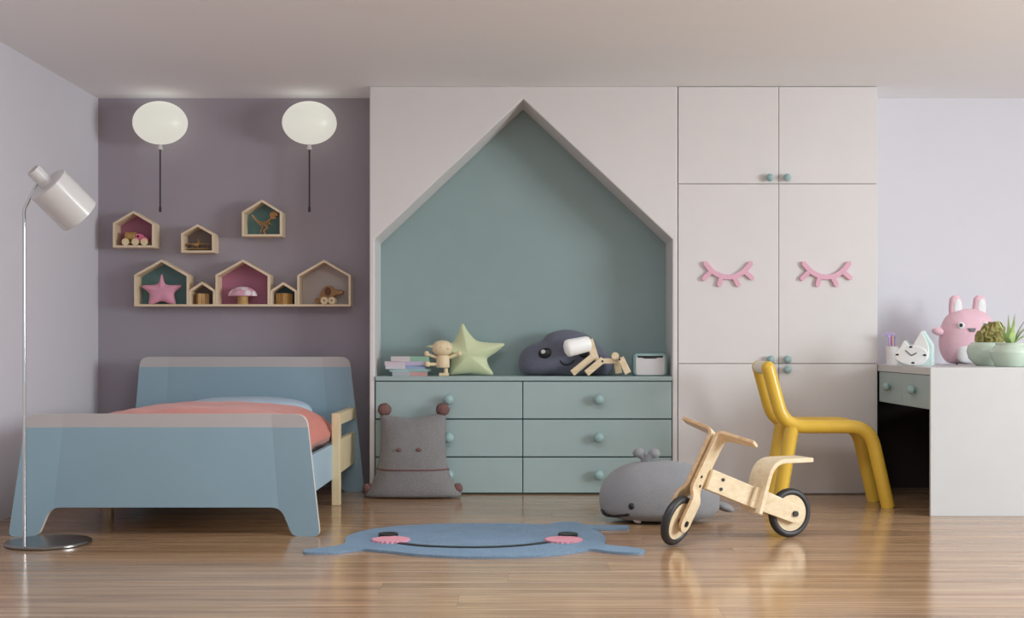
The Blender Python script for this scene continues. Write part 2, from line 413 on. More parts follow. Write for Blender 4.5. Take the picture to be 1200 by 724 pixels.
lash(0, 'pink closed-eye lash decoration on the left wardrobe door, nearer the house niche')
lash(115, 'pink closed-eye lash decoration on the right wardrobe door, nearer the desk')

# ================================================================== BED
DF, DH = 6.16, 8.02
def board(kind, D, u0t, u1t, u0b, u1b, vt, leg_in, vund, bend, par, th=.03):
    zt_ = Z(vt, D); xl, xr_, bl, br = X(u0t, D), X(u1t, D), X(u0b, D), X(u1b, D); zu = Z(vund, D)
    li = leg_in   # leg width at the floor / at the underside
    pts = [(bl, 0), (xl, zt_), (xr_, zt_), (br, 0), (br-li[0], 0), (br-li[1], zu), (bl+li[1], zu), (bl+li[0], 0)]
    out = fillet([Vector(q) for q in pts], [.035, .06, .06, .035, .03, .05, .05, .03], 6, True)
    zb = zt_-.066
    for part in ('panel', 'top_band'):
        b = B().prism([(q.x, q.y) for q in out], 'y', D, D+th)
        bm = b.bm; bmesh.ops.recalc_face_normals(bm, faces=bm.faces[:])
        geom = bm.verts[:]+bm.edges[:]+bm.faces[:]
        up = part == 'top_band'
        r = bmesh.ops.bisect_plane(bm, geom=geom, plane_co=(0, 0, zb), plane_no=(0, 0, 1), clear_inner=up, clear_outer=not up)
        ce = [e for e in r['geom_cut'] if isinstance(e, bmesh.types.BMEdge)]
        bmesh.ops.holes_fill(bm, edges=ce)
        H = zt_
        for sgn, top_x, bot_x in ((-1, xl+.18, bl+.2), (1, xr_-.18, br-.2)):
            a = Vector((bot_x, D, 0)); d = Vector((top_x-bot_x, 0, H)).normalized(); n = Vector((d.z, 0, -d.x))*sgn
            bmesh.ops.bisect_plane(bm, geom=bm.verts[:]+bm.edges[:]+bm.faces[:], plane_co=a, plane_no=n)
            for v in bm.verts:
                k = (v.co-a).dot(n)
                if k > 1e-5: v.co.y -= k*math.tan(R(bend))
        bmesh.ops.triangulate(bm, faces=[f for f in bm.faces if len(f.verts) > 4])
        bmesh.ops.recalc_face_normals(bm, faces=bm.faces[:])
        for f in bm.faces:
            if abs(f.normal.y) < .6: f.material_index = 1
        obj(part if kind == '' else kind+'_'+part, b, [M_band if up else M_blue, M_edge], par)
t = thing('bed', (X(194, DF), 7.1, 0), 'light blue children\'s bed with white-banded headboard and footboard', 'bed')
board('footboard', DF, 33, 360, 12, 376, 485, (.14, .2), 594.5, 7, t)
board('headboard', DH, 165.5, 410, 152, 427.5, 418, (.14, .2), 560, 7, t)
xr = X(399, 7.33)
for sx in (0, 1):
    x0, x1 = (-1.135, -1.105) if sx else (-2.42, -2.39)
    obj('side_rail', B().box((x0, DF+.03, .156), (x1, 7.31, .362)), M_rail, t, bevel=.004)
    g0, g1 = (-1.112, -1.062) if sx else (-2.463, -2.413)
    obj('guard_post', B().box((g0, 7.31, 0), (g1, 7.365, .545 if sx else .385)), W_beige, t, bevel=.004)
    if sx: obj('guard_rail', B().box((g0+.004, 7.365, .475), (g1, DH, .545)), W_beige, t, bevel=.004)
    obj('guard_board', B().box((g0+.01, 7.365, .185), (g1-.006, DH, .385)), W_beige, t, bevel=.004)
obj('slat_base', B().box((-2.39, DF+.04, .165), (-1.136, DH-.005, .2)), W_beige, t)
obj('mattress', B().box((-2.37, DF+.06, .202), (-1.2, DH-.03, .40)), M_sheet, bevel=.04, bseg=4, label='white mattress lying in the blue bed under the coral duvet', cat='mattress')
def duvet():
    b = B(); nx, ny = 48, 52; x0, x1, y0, y1 = -2.385, -1.128, DF+.05, 7.62; grid = {}
    for s_ in (0, 1):
        for i in range(nx+1):
            for j in range(ny+1):
                s1, t1 = 2*i/nx-1, 2*j/ny-1
                s2 = math.sin(s1*math.pi/2); t2 = math.sin(t1*math.pi/2)
                e = (i in (0, nx) or j in (0, ny))
                if s_ and e: grid[(1, i, j)] = grid[(0, i, j)]; continue
                if s_: z = .404
                else:
                    q = max(0, (1-abs(s2)**9)*(1-abs(t2)**5))
                    z = .404 + .135*q**.42 + .095*q*(1-s2*s2)**.55*(1-.35*(1-t1)/2)
                    xx, yy = x0+(x1-x0)*(s2+1)/2, y0+(y1-y0)*(t2+1)/2
                    z += q**.5*(.010*noise.noise(Vector((xx*5, yy*4, 1))) + .006*noise.noise(Vector((xx*14, yy*9, 4))))
                sx = s2*(1+.0*t2)
                zb = z if not e else (.404 if i < nx else .37 + .02*abs(noise.noise(Vector((i*.2, j*.2, 3)))))
                grid[(s_, i, j)] = b.v((x0+(x1-x0)*(sx+1)/2 + (.012 if i == nx-1 and not s_ else 0), y0+(y1-y0)*(t2+1)/2, zb))
    for i in range(nx):
        for j in range(ny):
            for s_ in (0, 1): b.f([grid[(s_, i, j)], grid[(s_, i+1, j)], grid[(s_, i+1, j+1)], grid[(s_, i, j+1)]])
    obj('duvet', b, M_coral, smooth=True, ang=180, label='puffy coral duvet spread over the blue bed', cat='duvet')
duvet()
obj('pillow', B().ell((X(289, 7.78), 7.79, .517), (.41, .165, .108), e=.75, seg=40, ring=20), mat('pale_blue_pillow', (184, 204, 220), .9), smooth=True, ang=180, label='pale blue pillow against the headboard behind the coral duvet', cat='pillow')

# ================================================================== FLOOR LAMP
DL = 5.92
bx, by = X(57, DL), DL; px_, py_ = X(28.5, 5.85), 5.85
t = thing('floor_lamp', (bx, by, 0), 'slim chrome floor lamp with tilted white shade standing by the bed', 'lamp')
obj('base', B().lathe([(.19, 0), (.198, .004), (.198, .012), (.194, .016), (0, .0165)], tr(bx, by, 0), 64), M_steel, t, smooth=True)
top = (X(49, py_), py_-.0, Z(203, py_))
bend = (X(28.2, py_), py_, Z(246, py_))
obj('pole', B().tube(fillet([(px_, py_, .016), bend, top], .012, 6), .0075, 12), M_chrome, t, smooth=True)
c0 = Vector((X(62.5, py_), py_-.08, Z(215, py_-.08))); ax = Vector((X(89.5, py_), py_+.03, Z(251.5, py_))) - c0; L_ = ax.length*1.02
T = zto(c0, c0+ax)
sh = obj('shade', B().lathe([(0, 0), (.094, 0), (.1, .004), (.1, L_), (.096, L_), (.096, .01), (0, .008)], T, 48), M_shade, t, smooth=True, ang=30)
c1 = c0 - ax.normalized()*.088
obj('lamp_neck', B().lathe([(0, .01), (.024, .01), (.026, 0), (.034, 0), (.034, .1), (0, .1)], zto(c1, c0), 32), M_shade, t, smooth=True, ang=30)
obj('hinge_screw', B().tube([(top[0]-.004, py_-.03, top[2]-.002), (top[0]-.004, py_+.012, top[2]-.002)], .009, 12), M_chrome, t, smooth=True)
obj('bulb', B().ell(c0+ax*.6, (.035, .035, .035)), mat('opal_bulb', (225, 220, 212), .3), t, smooth=True)

# ================================================================== BALLOON LAMPS
def balloon(u, lab):
    D = 8.105; xc = X(u, D); zc = Z(144, D)
    t = thing('balloon_lamp', (xc, DW, Z(248, D)), lab, 'lamp', 'glowing balloon wall lamps')
    prof = []
    for i in range(25):
        a = R(-90+180*i/24); rr = .178*math.cos(a); z = .1405*math.sin(a)
        prof.append((max(0, rr), z))
    b = B().lathe(prof, tr(xc, D, zc) @ Matrix.Diagonal((1, .78, 1, 1)), 40)
    obj('globe', b, M_glow, t, smooth=True, ang=180, label='glowing white balloon-shaped glass')
    zk = zc-.139
    obj('neck', B().lathe([(.009, zk+.006), (.011, zk-.008), (.021, zk-.036), (.018, zk-.039), (0, zk-.039)], tr(xc, D, 0), 20), M_white2, t, smooth=True)
    obj('cord', B().tube([(xc, D, zk-.03), (xc, D, Z(243, D))], .0052, 8), M_cord, t, smooth=True)
    obj('cord_tip', B().lathe([(0, 0), (.0085, .001), (.0085, .03), (.005, .036), (0, .036)], tr(xc, D, Z(248.5, D)), 12), M_cord, t, smooth=True)
    obj('wall_mount', B().tube([(xc, D+.12, zc), (xc, DW, zc)], .05, 20), M_white2, t, smooth=True)
balloon(187.7, 'glowing balloon wall lamp nearer the floor lamp, left of the two')
balloon(362.6, 'glowing balloon wall lamp nearer the house niche, right of the two')

# ================================================================== HOUSE SHELVES
DS = 8.12; TB = .0145
def inner(o, tt):
    k = len(o); out = []
    for i in range(k):
        a, b_, c = Vector(o[i-1]), Vector(o[i]), Vector(o[(i+1) % k])
        n1 = (b_-a).normalized(); n1 = Vector((-n1.y, n1.x)); n2 = (c-b_).normalized(); n2 = Vector((-n2.y, n2.x))
        m = (n1+n2).normalized(); out.append(b_ - m*(tt/max(.3, m.dot(n1))))
    return out
def house(par, ul, ua, ur, va, ve, vb, backm, base=True):
    ol = [(X(ul, DS), Z(vb, DS)), (X(ul, DS), Z(ve, DS)), (X(ua, DS), Z(va, DS)), (X(ur, DS), Z(ve, DS)), (X(ur, DS), Z(vb, DS))]
    inn = inner(ol, TB); names = ['side_board', 'roof_board', 'roof_board', 'side_board', 'base_board']
    for i in range(5):
        if i == 4 and not base: continue
        q = [ol[i], ol[(i+1) % 5], inn[(i+1) % 5], inn[i]]
        if not base and i in (0, 3):   # stands on the common base board
            q = [(a[0], max(a[1], ol[0][1]+TB)) for a in q]
        obj(names[i], B().prism(q, 'y', DS, DW-.001), W_palez if i in (0, 3) else W_pale, par, bevel=.0012, bseg=1)
    cx = sum(a[0] for a in inn)/5; cz = sum(a[1] for a in inn)/5
    obj('back_panel', B().prism([(cx+(a[0]-cx)*.995, cz+(a[1]-cz)*.995) for a in inn], 'y', DW-.008, DW-.002), backm, par)
    return inn
M_bp = mat('plum_pink_paint', (176, 112, 136), .7); M_bg = mat('taupe_paint', (140, 126, 124), .7); M_bt = mat('deep_teal_paint', (104, 140, 140), .7); M_bw = mat('warm_white_paint', (190, 178, 174), .7)
def shelf(*a, lab):
    ul, ua, ur, va, ve, vb, m = a
    t = thing('house_shelf', (X(ua, DS), DW, Z(vb, DS)), lab, 'shelf', 'small house-shaped wall shelves')
    house(t, *a); return Z(vb, DS)+TB
zA = shelf(132, 156, 180.5, 247, 261.3, 290, M_bp, lab='house-shaped pine wall shelf with plum pink back holding a toy truck')
zB = shelf(212, 231.3, 250.7, 262.7, 273.5, 296, M_bg, lab='smallest house-shaped pine wall shelf with taupe back holding a toy plane')
zC = shelf(283.3, 306.7, 330.3, 233.7, 248.2, 277, M_bt, lab='house-shaped pine wall shelf with teal back holding a dinosaur skeleton')
t = thing('house_row_shelf', (X(284, DS), DW, Z(359, DS)), 'long pine wall shelf of five joined houses, three large and two small', 'shelf')
zR = Z(359, DS)+TB
obj('base_board', B().box((X(157, DS), DS, Z(359, DS)), (X(411, DS), DW-.001, zR)), W_pale, t, bevel=.0012, bseg=1)
for a in ((157, 189, 221, 304, 322, 359, M_bt), (221.3, 236.5, 252, 330, 340, 359, M_bg), (252.3, 284.2, 316, 304, 322, 359, M_bp), (316.3, 331.8, 347.8, 330.5, 340.5, 359, mat('dusk_teal_paint', (78, 110, 118), .7)), (348.1, 379.6, 411, 304.3, 322.5, 359, M_bw)):
    house(t, *a, base=False)

# --- toy truck
D = 8.17; k = D/F
def xs(u): return X(u, D)
t = thing('toy_truck', (xs(158), D, zA), 'small toy truck with pink cab and wooden barrel in the plum-backed house shelf', 'toy')
obj('chassis', B().box((xs(146), D-.025, zA+.016), (xs(174), D+.025, zA+.026)), W_gold, t, bevel=.002)
cab = fillet([(xs(160), zA+.026), (xs(160.5), zA+.078), (xs(167), zA+.078), (xs(171), zA+.058), (xs(174.5), zA+.05), (xs(175), zA+.026)], .008, 4, True)
cb = obj('cab', B().prism([(q.x, q.y) for q in cab], 'y', D-.028, D+.028), mat('pink_toy_paint', (226, 112, 142), .5), t)
obj('window', B().tube([(xs(163.2), D-.029, zA+.06), (xs(163.2), D-.0275, zA+.06)], .008, 14), M_dark, cb)
obj('barrel', B().tube([(xs(148), D, zA+.062), (xs(159.6), D, zA+.062)], .03, 20), W_gold, t, smooth=True)
for u in (149, 160.5, 171):
    for sy in (-1, 1):
        obj('wheel', B().tube([(xs(u), D+sy*.026, zA+.0235), (xs(u), D+sy*.04, zA+.0235)], .0235, 20), W_doll, t, smooth=True)
# --- toy plane
D = 8.18
t = thing('toy_plane', (xs(231), D, zB), 'tiny wooden biplane in the taupe-backed smallest house shelf', 'toy')
obj('wing', B().box((xs(216.5), D-.015, zB+.045), (xs(246), D+.015, zB+.049)), W_gold, t)
obj('wing', B().box((xs(216.5), D-.015, zB+.014), (xs(246), D+.015, zB+.018)), W_gold, t)
for u in (219, 226, 237, 243.5): obj('strut', B().tube([(xs(u), D, zB+.018), (xs(u), D, zB+.045)], .002, 6), W_gold, t)
obj('fuselage', B().lathe([(0, -.045), (.006, -.044), (.012, 0), (.01, .05), (0, .055)], tr(xs(231.5), D, zB+.04) @ rotm('X', 90), 14), W_gold, t, smooth=True)
obj('tail_fin', B().prism([(xs(229.2), zB+.05), (xs(231.5), zB+.085), (xs(233.8), zB+.05)], 'y', D+.02, D+.028), W_gold, t)
obj('propeller', B().box((xs(228), D-.058, zB+.038), (xs(235), D-.055, zB+.044)), W_gold, t)
obj('wheel_strut', B().tube([(xs(231.5), D, zB), (xs(231.5), D, zB+.035)], .004, 8), W_gold, t)
# --- dinosaur skeleton
D = 8.18
t = thing('dinosaur_skeleton', (xs(308), D, zC), 'wooden dinosaur skeleton model in the teal-backed house shelf', 'toy')
W_d = wood('ply_puzzle', (214, 164, 104), (176, 124, 72), 'x', 4)
def P3(u, v, dy=0): return (xs(u), D+dy, Z(v, D))
obj('spine', B().tube(spline([P3(295.5, 252), P3(301, 258.5), P3(308, 261), P3(314, 259), P3(319, 254.5)], 5, False), .0055, 8), W_d, t, smooth=True)
obj('tail', B().tube(spline([P3(312, 262, .008), P3(307, 267, .008), P3(304.5, 273.2, .008)], 4, False), [.004]*9, 8), W_d, t, smooth=True)
hd = fillet([P3(316.5, 250)[::2], P3(320, 247.5)[::2], P3(325.5, 249.5)[::2], P3(325.8, 253)[::2], P3(322, 253)[::2], P3(324.5, 256)[::2], P3(320, 257)[::2], P3(317, 254.5)[::2]], .003, 3, True)
obj('skull', B().prism([(q.x, q.y) for q in hd], 'y', D-.009, D+.009), W_d, t)
for i, u in enumerate((302.5, 305, 307.5, 310, 312.5, 315)):
    v = 259.5 - abs(u-308)*.12
    obj('rib', B().tube(spline([P3(u, v, -.002), P3(u+.6, v+3.2, -.02), P3(u+1.4, v+6.5 if i not in (0, 5) else v+4.5, -.006)], 3, False), .0025, 6), W_d, t)
for sy in (-1, 1):
    obj('leg', B().tube([P3(309, 262, sy*.012), P3(313.5, 267, sy*.018), P3(309.5, 270.5, sy*.018), (xs(311), D+sy*.018, zC+.002)], .004, 6), W_d, t)
    obj('arm', B().tube([P3(315, 260, sy*.01), P3(318.5, 263.5, sy*.014)], .0028, 6), W_d, t)
obj('stand', B().box((xs(303), D-.025, zC), (xs(313), D+.025, zC+.003)), W_d, t)
# --- pink star plush
D = 8.175
st = [(189.6, 320.8), (194.5, 333), (213, 334.5), (204.5, 343.5), (206, 356.2), (200, 356.4), (189.3, 353), (180, 356.4), (174.2, 356.2), (175, 344), (166, 335), (184.5, 332.5)]
obj('star_cushion', B().inflate([(o.x, o.y) for o in spline([(xs(a), Z(b_, D)) for a, b_ in st], 5)], D, .028, c=(xs(189.5), Z(341, D)), q=.5), mat('dusty_pink_felt', (228, 160, 182), .85), smooth=True, ang=180, label='dusty pink star cushion in the teal-backed large house shelf', cat='cushion')
# --- wooden blocks
def block(u, wd, ht, a, lab):
    D = 8.185; T = tr(X(u, D), D, zR) @ rotm('Z', a); h = wd/2
    t = thing('wooden_block', (X(u, D), D, zR), lab, 'block', 'wooden blocks in the two small houses')
    for i in range(3):
        obj('layer', B(T).box((-h+i*wd/3+.0006, -h, 0), (-h+(i+1)*wd/3-.0006, h, ht)), W_gold, t, bevel=.0015, bseg=1)
block(237, .075, .072, 28, 'oak block in the small taupe house next to the pink star')
block(333, .078, .074, -38, 'oak block in the small dusk-teal house next to the brown wheeled toy')
# --- mushroom
D = 8.17
t = thing('toy_mushroom', (xs(284.5), D, zR), 'toy mushroom with white-patterned pink cap on a wooden stem', 'toy')
obj('stem', B().lathe([(.038, 0), (.034, .02), (.035, .055), (0, .055)], tr(xs(284.5), D, zR), 20), W_gold, t, smooth=True, ang=30)
m = mat('mushroom_cap', (226, 176, 192), .6); N = m.node_tree.nodes; Lk = m.node_tree.links
vo = N.new('ShaderNodeTexVoronoi'); vo.inputs['Scale'].default_value = 22; tcn = N.new('ShaderNodeTexCoord'); Lk.new(tcn.outputs['Object'], vo.inputs['Vector'])
vr = N.new('ShaderNodeValToRGB'); vr.color_ramp.elements[0].position = .5; vr.color_ramp.elements[0].color = lin((238, 226, 230)); vr.color_ramp.elements[1].position = .58; vr.color_ramp.elements[1].color = lin((222, 166, 186))
Lk.new(vo.outputs['Distance'], vr.inputs['Fac']); Lk.new(vr.outputs['Color'], N['Principled BSDF'].inputs['Base Color'])
obj('cap', B().lathe([(0, .05)] + [(.096*math.cos(R(a)), .056+.062*math.sin(R(a))) for a in range(0, 90, 10)] + [(0, .118)], tr(xs(284.5), D, zR) @ Matrix.Diagonal((1, .55, 1, 1)), 32), m, t, smooth=True, ang=50)
# --- brown wheeled toy
D = 8.17
t = thing('wheeled_toy', (xs(386), D, zR), 'brown wooden elephant pull toy on pale wheels in the white-backed house', 'toy')
bd = spline([(xs(374.5), zR+.03), (xs(376.5), zR+.075), (xs(381), zR+.115), (xs(388), zR+.122), (xs(393), zR+.098), (xs(401.5), zR+.092), (xs(402), zR+.07), (xs(393), zR+.055), (xs(391), zR+.025), (xs(382), zR+.02)], 5)
obj('body', B().prism([(q.x, q.y) for q in bd], 'y', D-.028, D+.028), W_brown, t, bevel=.006, bseg=3)
obj('ear', B().ell((xs(385), D-.03, zR+.085), (.02, .009, .026), seg=16, ring=10), mat('dark_walnut', (96, 58, 34), .5), t, smooth=True)
obj('tail_block', B().tube([(xs(373), D-.012, zR+.024), (xs(373), D+.012, zR+.024)], .022, 16), W_brown, t, smooth=True)
for u in (381.2, 390):
    for sy in (-1, 1):
        wv = obj('wheel', B().tube([(xs(u), D+sy*.029, zR+.0245), (xs(u), D+sy*.045, zR+.0245)], .0245, 20), W_doll, t, smooth=True)
        obj('axle_peg', B().tube([(xs(u), D+sy*.045, zR+.0245), (xs(u), D+sy*.049, zR+.0245)], .006, 10), W_brown, wv)

# ================================================================== ON THE DRESSER
# --- books
bk = [(459, 500, .0285, (176, 178, 182), (198, 152, 148), 2, 'grey book with red spine end at the bottom of the stack'),
      (457, 502, .017, (170, 196, 194), (150, 186, 180), -3, 'thin pale green book second from the bottom of the stack'),
      (450.5, 497, .0235, (206, 200, 206), (150, 164, 198), 4, 'pale book with blue spine end in the middle of the stack'),
      (451, 499, .0255, (214, 196, 206), (190, 178, 204), -2, 'pale pink and lilac book second from the top of the stack'),
      (457, 502, .031, (206, 196, 198), (138, 178, 154), 3, 'pale book with green spine end on top of the stack')]
zc = zt; D = 8.02
for u0, u1, h, ca, cb_, rot, lab in bk:
    x0, x1 = X(u0, D-.1), X(u1, D-.1); cx = (x0+x1)/2; T = tr(cx, D, 0) @ rotm('Z', rot); hw = (x1-x0)/2; d2 = .09
    t = thing('book', (cx, D, zc), lab, 'book', 'books stacked on the dresser'); nm = lab.split(' book')[0]
    cm = mat('cover '+lab, ca, .5)
    bb = B(T); bb.box((-hw, -d2, zc), (hw, d2, zc+.003)); bb.box((-hw, -d2, zc+h-.003), (hw, d2, zc+h)); bb.box((-hw, -d2, zc+.003), (hw, -d2+.004, zc+h-.003))
    cv = obj('cover', bb, cm, t)
    obj('pages', B(T).box((-hw+.005, -d2+.004, zc+.003), (hw-.005, d2-.005, zc+h-.003)), M_edge, t)
    obj('spine_band', B(T).box((0.0, -d2-.0012, zc), (hw, -d2, zc+h)), mat('band '+lab, cb_, .5), cv)
    zc += h
# --- doll
D = 7.95
def P3(u, v, dy=0): return Vector((X(u, D+dy), D+dy, Z(v, D+dy)))
t = thing('wooden_doll', (X(521, D), D, zt), 'pale wooden jointed doll kicking one leg, in front of the green star', 'toy')
hd = obj('head', B().ell(P3(518.5, 408), (.066, .055, .052), e=.93), W_doll, t, smooth=True, ang=180)
for u, v in ((516, 406.5), (525, 408.5)): obj('eye', B().ell(P3(u, v, -.052), (.0035, .0025, .0035), seg=10, ring=6), W_brown, hd, smooth=True)
obj('torso', B().lathe([(.040, 0), (.044, .006), (.042, .07), (.036, .078), (0, .078)], tr(X(519, D), D, Z(430.6, D)), 28), W_doll, t, smooth=True, ang=40)
for a, b_, h in (((512, 419), (501, 415), (500, 414.3)), ((526.5, 418.8), (536.5, 415), (538, 414.3))):
    arm = obj('arm', B().tube([P3(*a), P3(*b_)], .0105, 12, True), W_doll, t, smooth=True)
    obj('hand', B().ell(P3(*h), (.018, .018, .018), seg=18, ring=12), W_doll, arm, smooth=True)
lg = obj('leg', B().tube([P3(513, 426.8, -.01), P3(502, 426.8, -.02)], .0115, 12), W_doll, t, smooth=True)
obj('foot', B().ell(P3(501, 426.5, -.02), (.018, .024, .019), seg=18, ring=12, e=.7), W_doll, lg, smooth=True)
lg = obj('leg', B().tube([P3(522.5, 431), P3(522.5, 437)], .014, 14), W_doll, t, smooth=True)
obj('foot', B().box((X(514.5, D), D-.035, zt), (X(526, D), D+.02, zt+.021)), W_doll, lg, bevel=.006, bseg=3)
# --- star cushion
D = 8.09
st = [(542, 379), (549, 389), (559, 399), (575, 401.5), (591.5, 403), (581, 413), (571, 420), (573, 429), (578, 438.6), (567, 439.3), (550, 437.5), (532, 439), (527, 438.3), (528, 428), (527, 420), (512, 411), (499, 405.5), (515, 403.5), (530, 401), (537, 389)]
obj('star_cushion', B().inflate([(o.x, o.y) for o in spline([(X(a, D), Z(b_, D)) for a, b_ in st], 4)], D, .075, c=(X(549, D), Z(416, D)), p=1.7, q=.55, rings=12, sm=16).warp(lambda c: (c.x, c.y, max(c.z, zt+.0005))), M_starg, smooth=True, ang=180, label='pale green star cushion leaning in the teal niche behind the wooden doll', cat='cushion')
# --- cloud plush
D = 8.08
cl = [(608, 428), (611, 413), (622, 404), (635, 399), (641, 392), (655, 387), (670, 386.5), (686, 391), (697, 399), (705, 408), (715, 417), (719, 429), (713, 438), (695, 439.3), (660, 439.6), (630, 439.4), (613, 437)]
t = thing('cloud_plush', (X(663, D), D, zt), 'slate grey cloud-shaped plush with black eyes behind the wooden dog lamp', 'plush')
def P3(u, v, dy=0): return Vector((X(u, D+dy), D+dy, Z(v, D+dy)))
obj('body', B().inflate([(o.x, o.y) for o in spline([(X(a, D), Z(b_, D)) for a, b_ in cl], 4)], D, .11, c=(X(662, D), Z(417, D)), rings=12, p=2.6, q=.5).warp(lambda c: (c.x, c.y, max(c.z, zt+.0005))), M_cloud, t, smooth=True, ang=180)
for u, v in ((640, 414.3), (684, 414.5)):
    e = obj('eye', B().ell(P3(u, v, -.095), (.05, .016, .037)), M_black, t, smooth=True)
    obj('eye_glint', B().ell(P3(u-3.5, v-2.3, -.108), (.015, .006, .014)), M_eye, e, smooth=True)
obj('mouth', B().tube(spline([P3(656.5, 422.5, -.108), P3(659.5, 426, -.11), P3(664, 427.3, -.111), P3(669, 426, -.11), P3(673, 422.5, -.108)], 4, False), .004, 6), M_black, t, smooth=True)
# --- dog lamp
D = 7.905
t = thing('dog_lamp', (X(705, D), D, zt), 'jointed wooden dog-shaped table lamp with white shade for a head', 'lamp')
sh = obj('shade', B().lathe([(0, 0), (.03, .0), (.052, .012), (.056, .03), (.05, .15), (.042, .168), (0, .172)], zto(P3(661.8, 408.8, -.03), P3(690, 402.5)), 32), mat('white_frosted_shade', (244, 242, 240), .5, emit=.12, ecol=(255, 252, 246)), t, smooth=True, ang=50)
obj('neck', B().bar(P3(690.5, 397.5), P3(698, 421.5), .046, .028), W_bike, t, bevel=.003)
obj('spine', B().bar(P3(698, 423.2), P3(724, 422.6), .034, .034, (0, 1, 0)), W_bike, t, bevel=.003)
obj('haunch', B().tube([P3(721, 417, -.035), P3(721, 417, .035)], .024, 16), W_bike, t, smooth=True)
for a, b_, dy in (((695, 417.5), (670.5, 437.3), -.005), ((707, 421), (687, 437.5), -.04), ((722, 421), (725, 437.5), .03), ((727, 419), (736, 437.3), -.04)):
    dd = (P3(*b_, dy)-P3(*a, dy)); lgm = obj('leg', B().bar(P3(*a, dy), P3(*b_, dy), .042, .028).warp(lambda c: (c.x, c.y, max(c.z, zt+.0005))), W_bike, t, bevel=.003)
    if dy == -.04: obj('bolt', B().tube([P3(a[0]-1, a[1]+2.2, dy-.016), P3(a[0]-1, a[1]+2.2, dy-.012)], .007, 12), M_black, lgm)
# --- device
D = 8.0
t = thing('toy_speaker', (X(760.5, D), D, zt), 'rounded teal box speaker with pale front and dark slot on the dresser', 'speaker')
def rr(u0, u1, v0, v1, r): return [(q.x, q.y) for q in fillet([Vector((X(u0, D), Z(v1, D))), Vector((X(u0, D), Z(v0, D))), Vector((X(u1, D), Z(v0, D))), Vector((X(u1, D), Z(v1, D)))], r, 6, True)]
zb_ = 402 + (CAMH-zt)*F/D
obj('case', B().prism(rr(741.3, 780.5, 414, zb_, .03), 'y', D-.05, D+.06), M_devteal, t, bevel=.008, bseg=3)
fc = obj('front', B().prism(rr(744, 777.8, 416.3, zb_-1.2, .022), 'y', D-.058, D-.049), M_device, t, bevel=.003)
sl = [(746, 416.6), (776, 416.6), (775.5, 419), (770, 419), (767, 420), (754, 420), (751, 419), (746.5, 419)]
obj('slot', B().prism([(X(a, D), Z(b_, D)) for a, b_ in sl], 'y', D-.0595, D-.057), M_black, t)

# ================================================================== HIPPO CUSHION
D = 7.72
t = thing('hippo_cushion', (X(484, D), D, 0), 'grey knitted hippo cushion with brown pompom corners leaning on the dresser', 'cushion')
LEAN = R(-9)
zf = lambda v: Z(v, 7.66) - Z(582.5, 7.66)
def hp(u, v, dy=0):
    a = Vector((X(u, D), dy, zf(v))); return Vector((a.x, D-.03 + a.y*math.cos(LEAN) - a.z*math.sin(LEAN), a.z*math.cos(LEAN)+a.y*math.sin(LEAN)*0))
ol = [(444, 481), (449, 485), (459, 487.2), (484, 488.2), (508, 486.5), (515, 483.5), (521, 481.5), (522, 492), (522, 520), (523.5, 545), (528, 560), (535, 570), (541, 577.5), (538, 581.5), (520, 582.5), (484, 582.6), (445, 582.5), (430, 581), (428.5, 577), (436, 566), (441, 552), (444.5, 535), (446, 515), (445.5, 495)]
oo = [(o.x, o.y) for o in spline([(X(a, D), zf(b_)) for a, b_ in ol], 3)]
b = B()
Lf = spline([(X(a, D), zf(c)) for a, c in ((430, 582), (428.5, 577.5), (436, 566), (441, 552), (444.5, 535), (446, 515), (445.5, 495), (444, 481.5))], 6, False)
Rt = spline([(X(a, D), zf(c)) for a, c in ((539, 582), (541, 577.5), (534, 567), (528, 556), (523.5, 540), (522, 520), (522, 495), (521.5, 481.5))], 6, False)
Tp = spline([(X(a, D), zf(c)) for a, c in ((444, 481.5), (450, 485.5), (460, 487.3), (484, 488.3), (508, 486.6), (516, 483.8), (521.5, 481.5))], 7, False)
ns, nt_ = len(Tp)-1, len(Lf)-1; gr = {}
for sd in (-1, 1):
    for i in range(ns+1):
        for j in range(nt_+1):
            e = i in (0, ns) or j in (0, nt_)
            if sd == 1 and e: gr[(1, i, j)] = gr[(-1, i, j)]; continue
            s_, t_ = i/ns, j/nt_; l, r2 = Lf[j], Rt[j]; tp = Tp[i]
            x = l.x+(r2.x-l.x)*s_; zl = l.y+(r2.y-l.y)*s_
            dz = tp.y-(Tp[0].y+(Tp[-1].y-Tp[0].y)*s_)
            z = zl + dz*t_**3
            h = .1*max(0, (1-abs(2*s_-1)**2.6))**.55*max(0, 1-abs(2*t_**.8-1)**3)**.5
            gr[(sd, i, j)] = b.v((x, sd*h, z))
for sd in (-1, 1):
    for i in range(ns):
        for j in range(nt_): b.f([gr[(sd, i, j)], gr[(sd, i+1, j)], gr[(sd, i+1, j+1)], gr[(sd, i, j+1)]])
def hw(c): return (c.x, D-.03 + c.y - c.z*math.sin(LEAN), max(.0006, c.z*math.cos(LEAN)))
b.warp(hw); hb = obj('body', b, M_grey, t, smooth=True, ang=180)
def yfront(z): return D-.03 - z*math.sin(LEAN)
for u, v, r in ((449.5, 478.5, .043), (518, 478.5, .043), (431.5, 571.5, .032), (536.5, 571.5, .032)):
    z = zf(v)*math.cos(LEAN); pb = B().ell((X(u, D), yfront(z), z), (r, r, r*.95), seg=28, ring=18)
    for vv in pb.bm.verts: vv.co += (vv.co-Vector((X(u, D), yfront(z), z))).normalized()*.004*noise.noise(vv.co*90)
    obj('pompom', pb, M_brownpom, t, smooth=True, ang=180, label='brown yarn pompom')
for u in (469, 492):
    z = zf(525.5); obj('eye', B().ell((X(u, D), yfront(z)-.094, z), (.017, .012, .011)), M_brownpom, t, smooth=True)
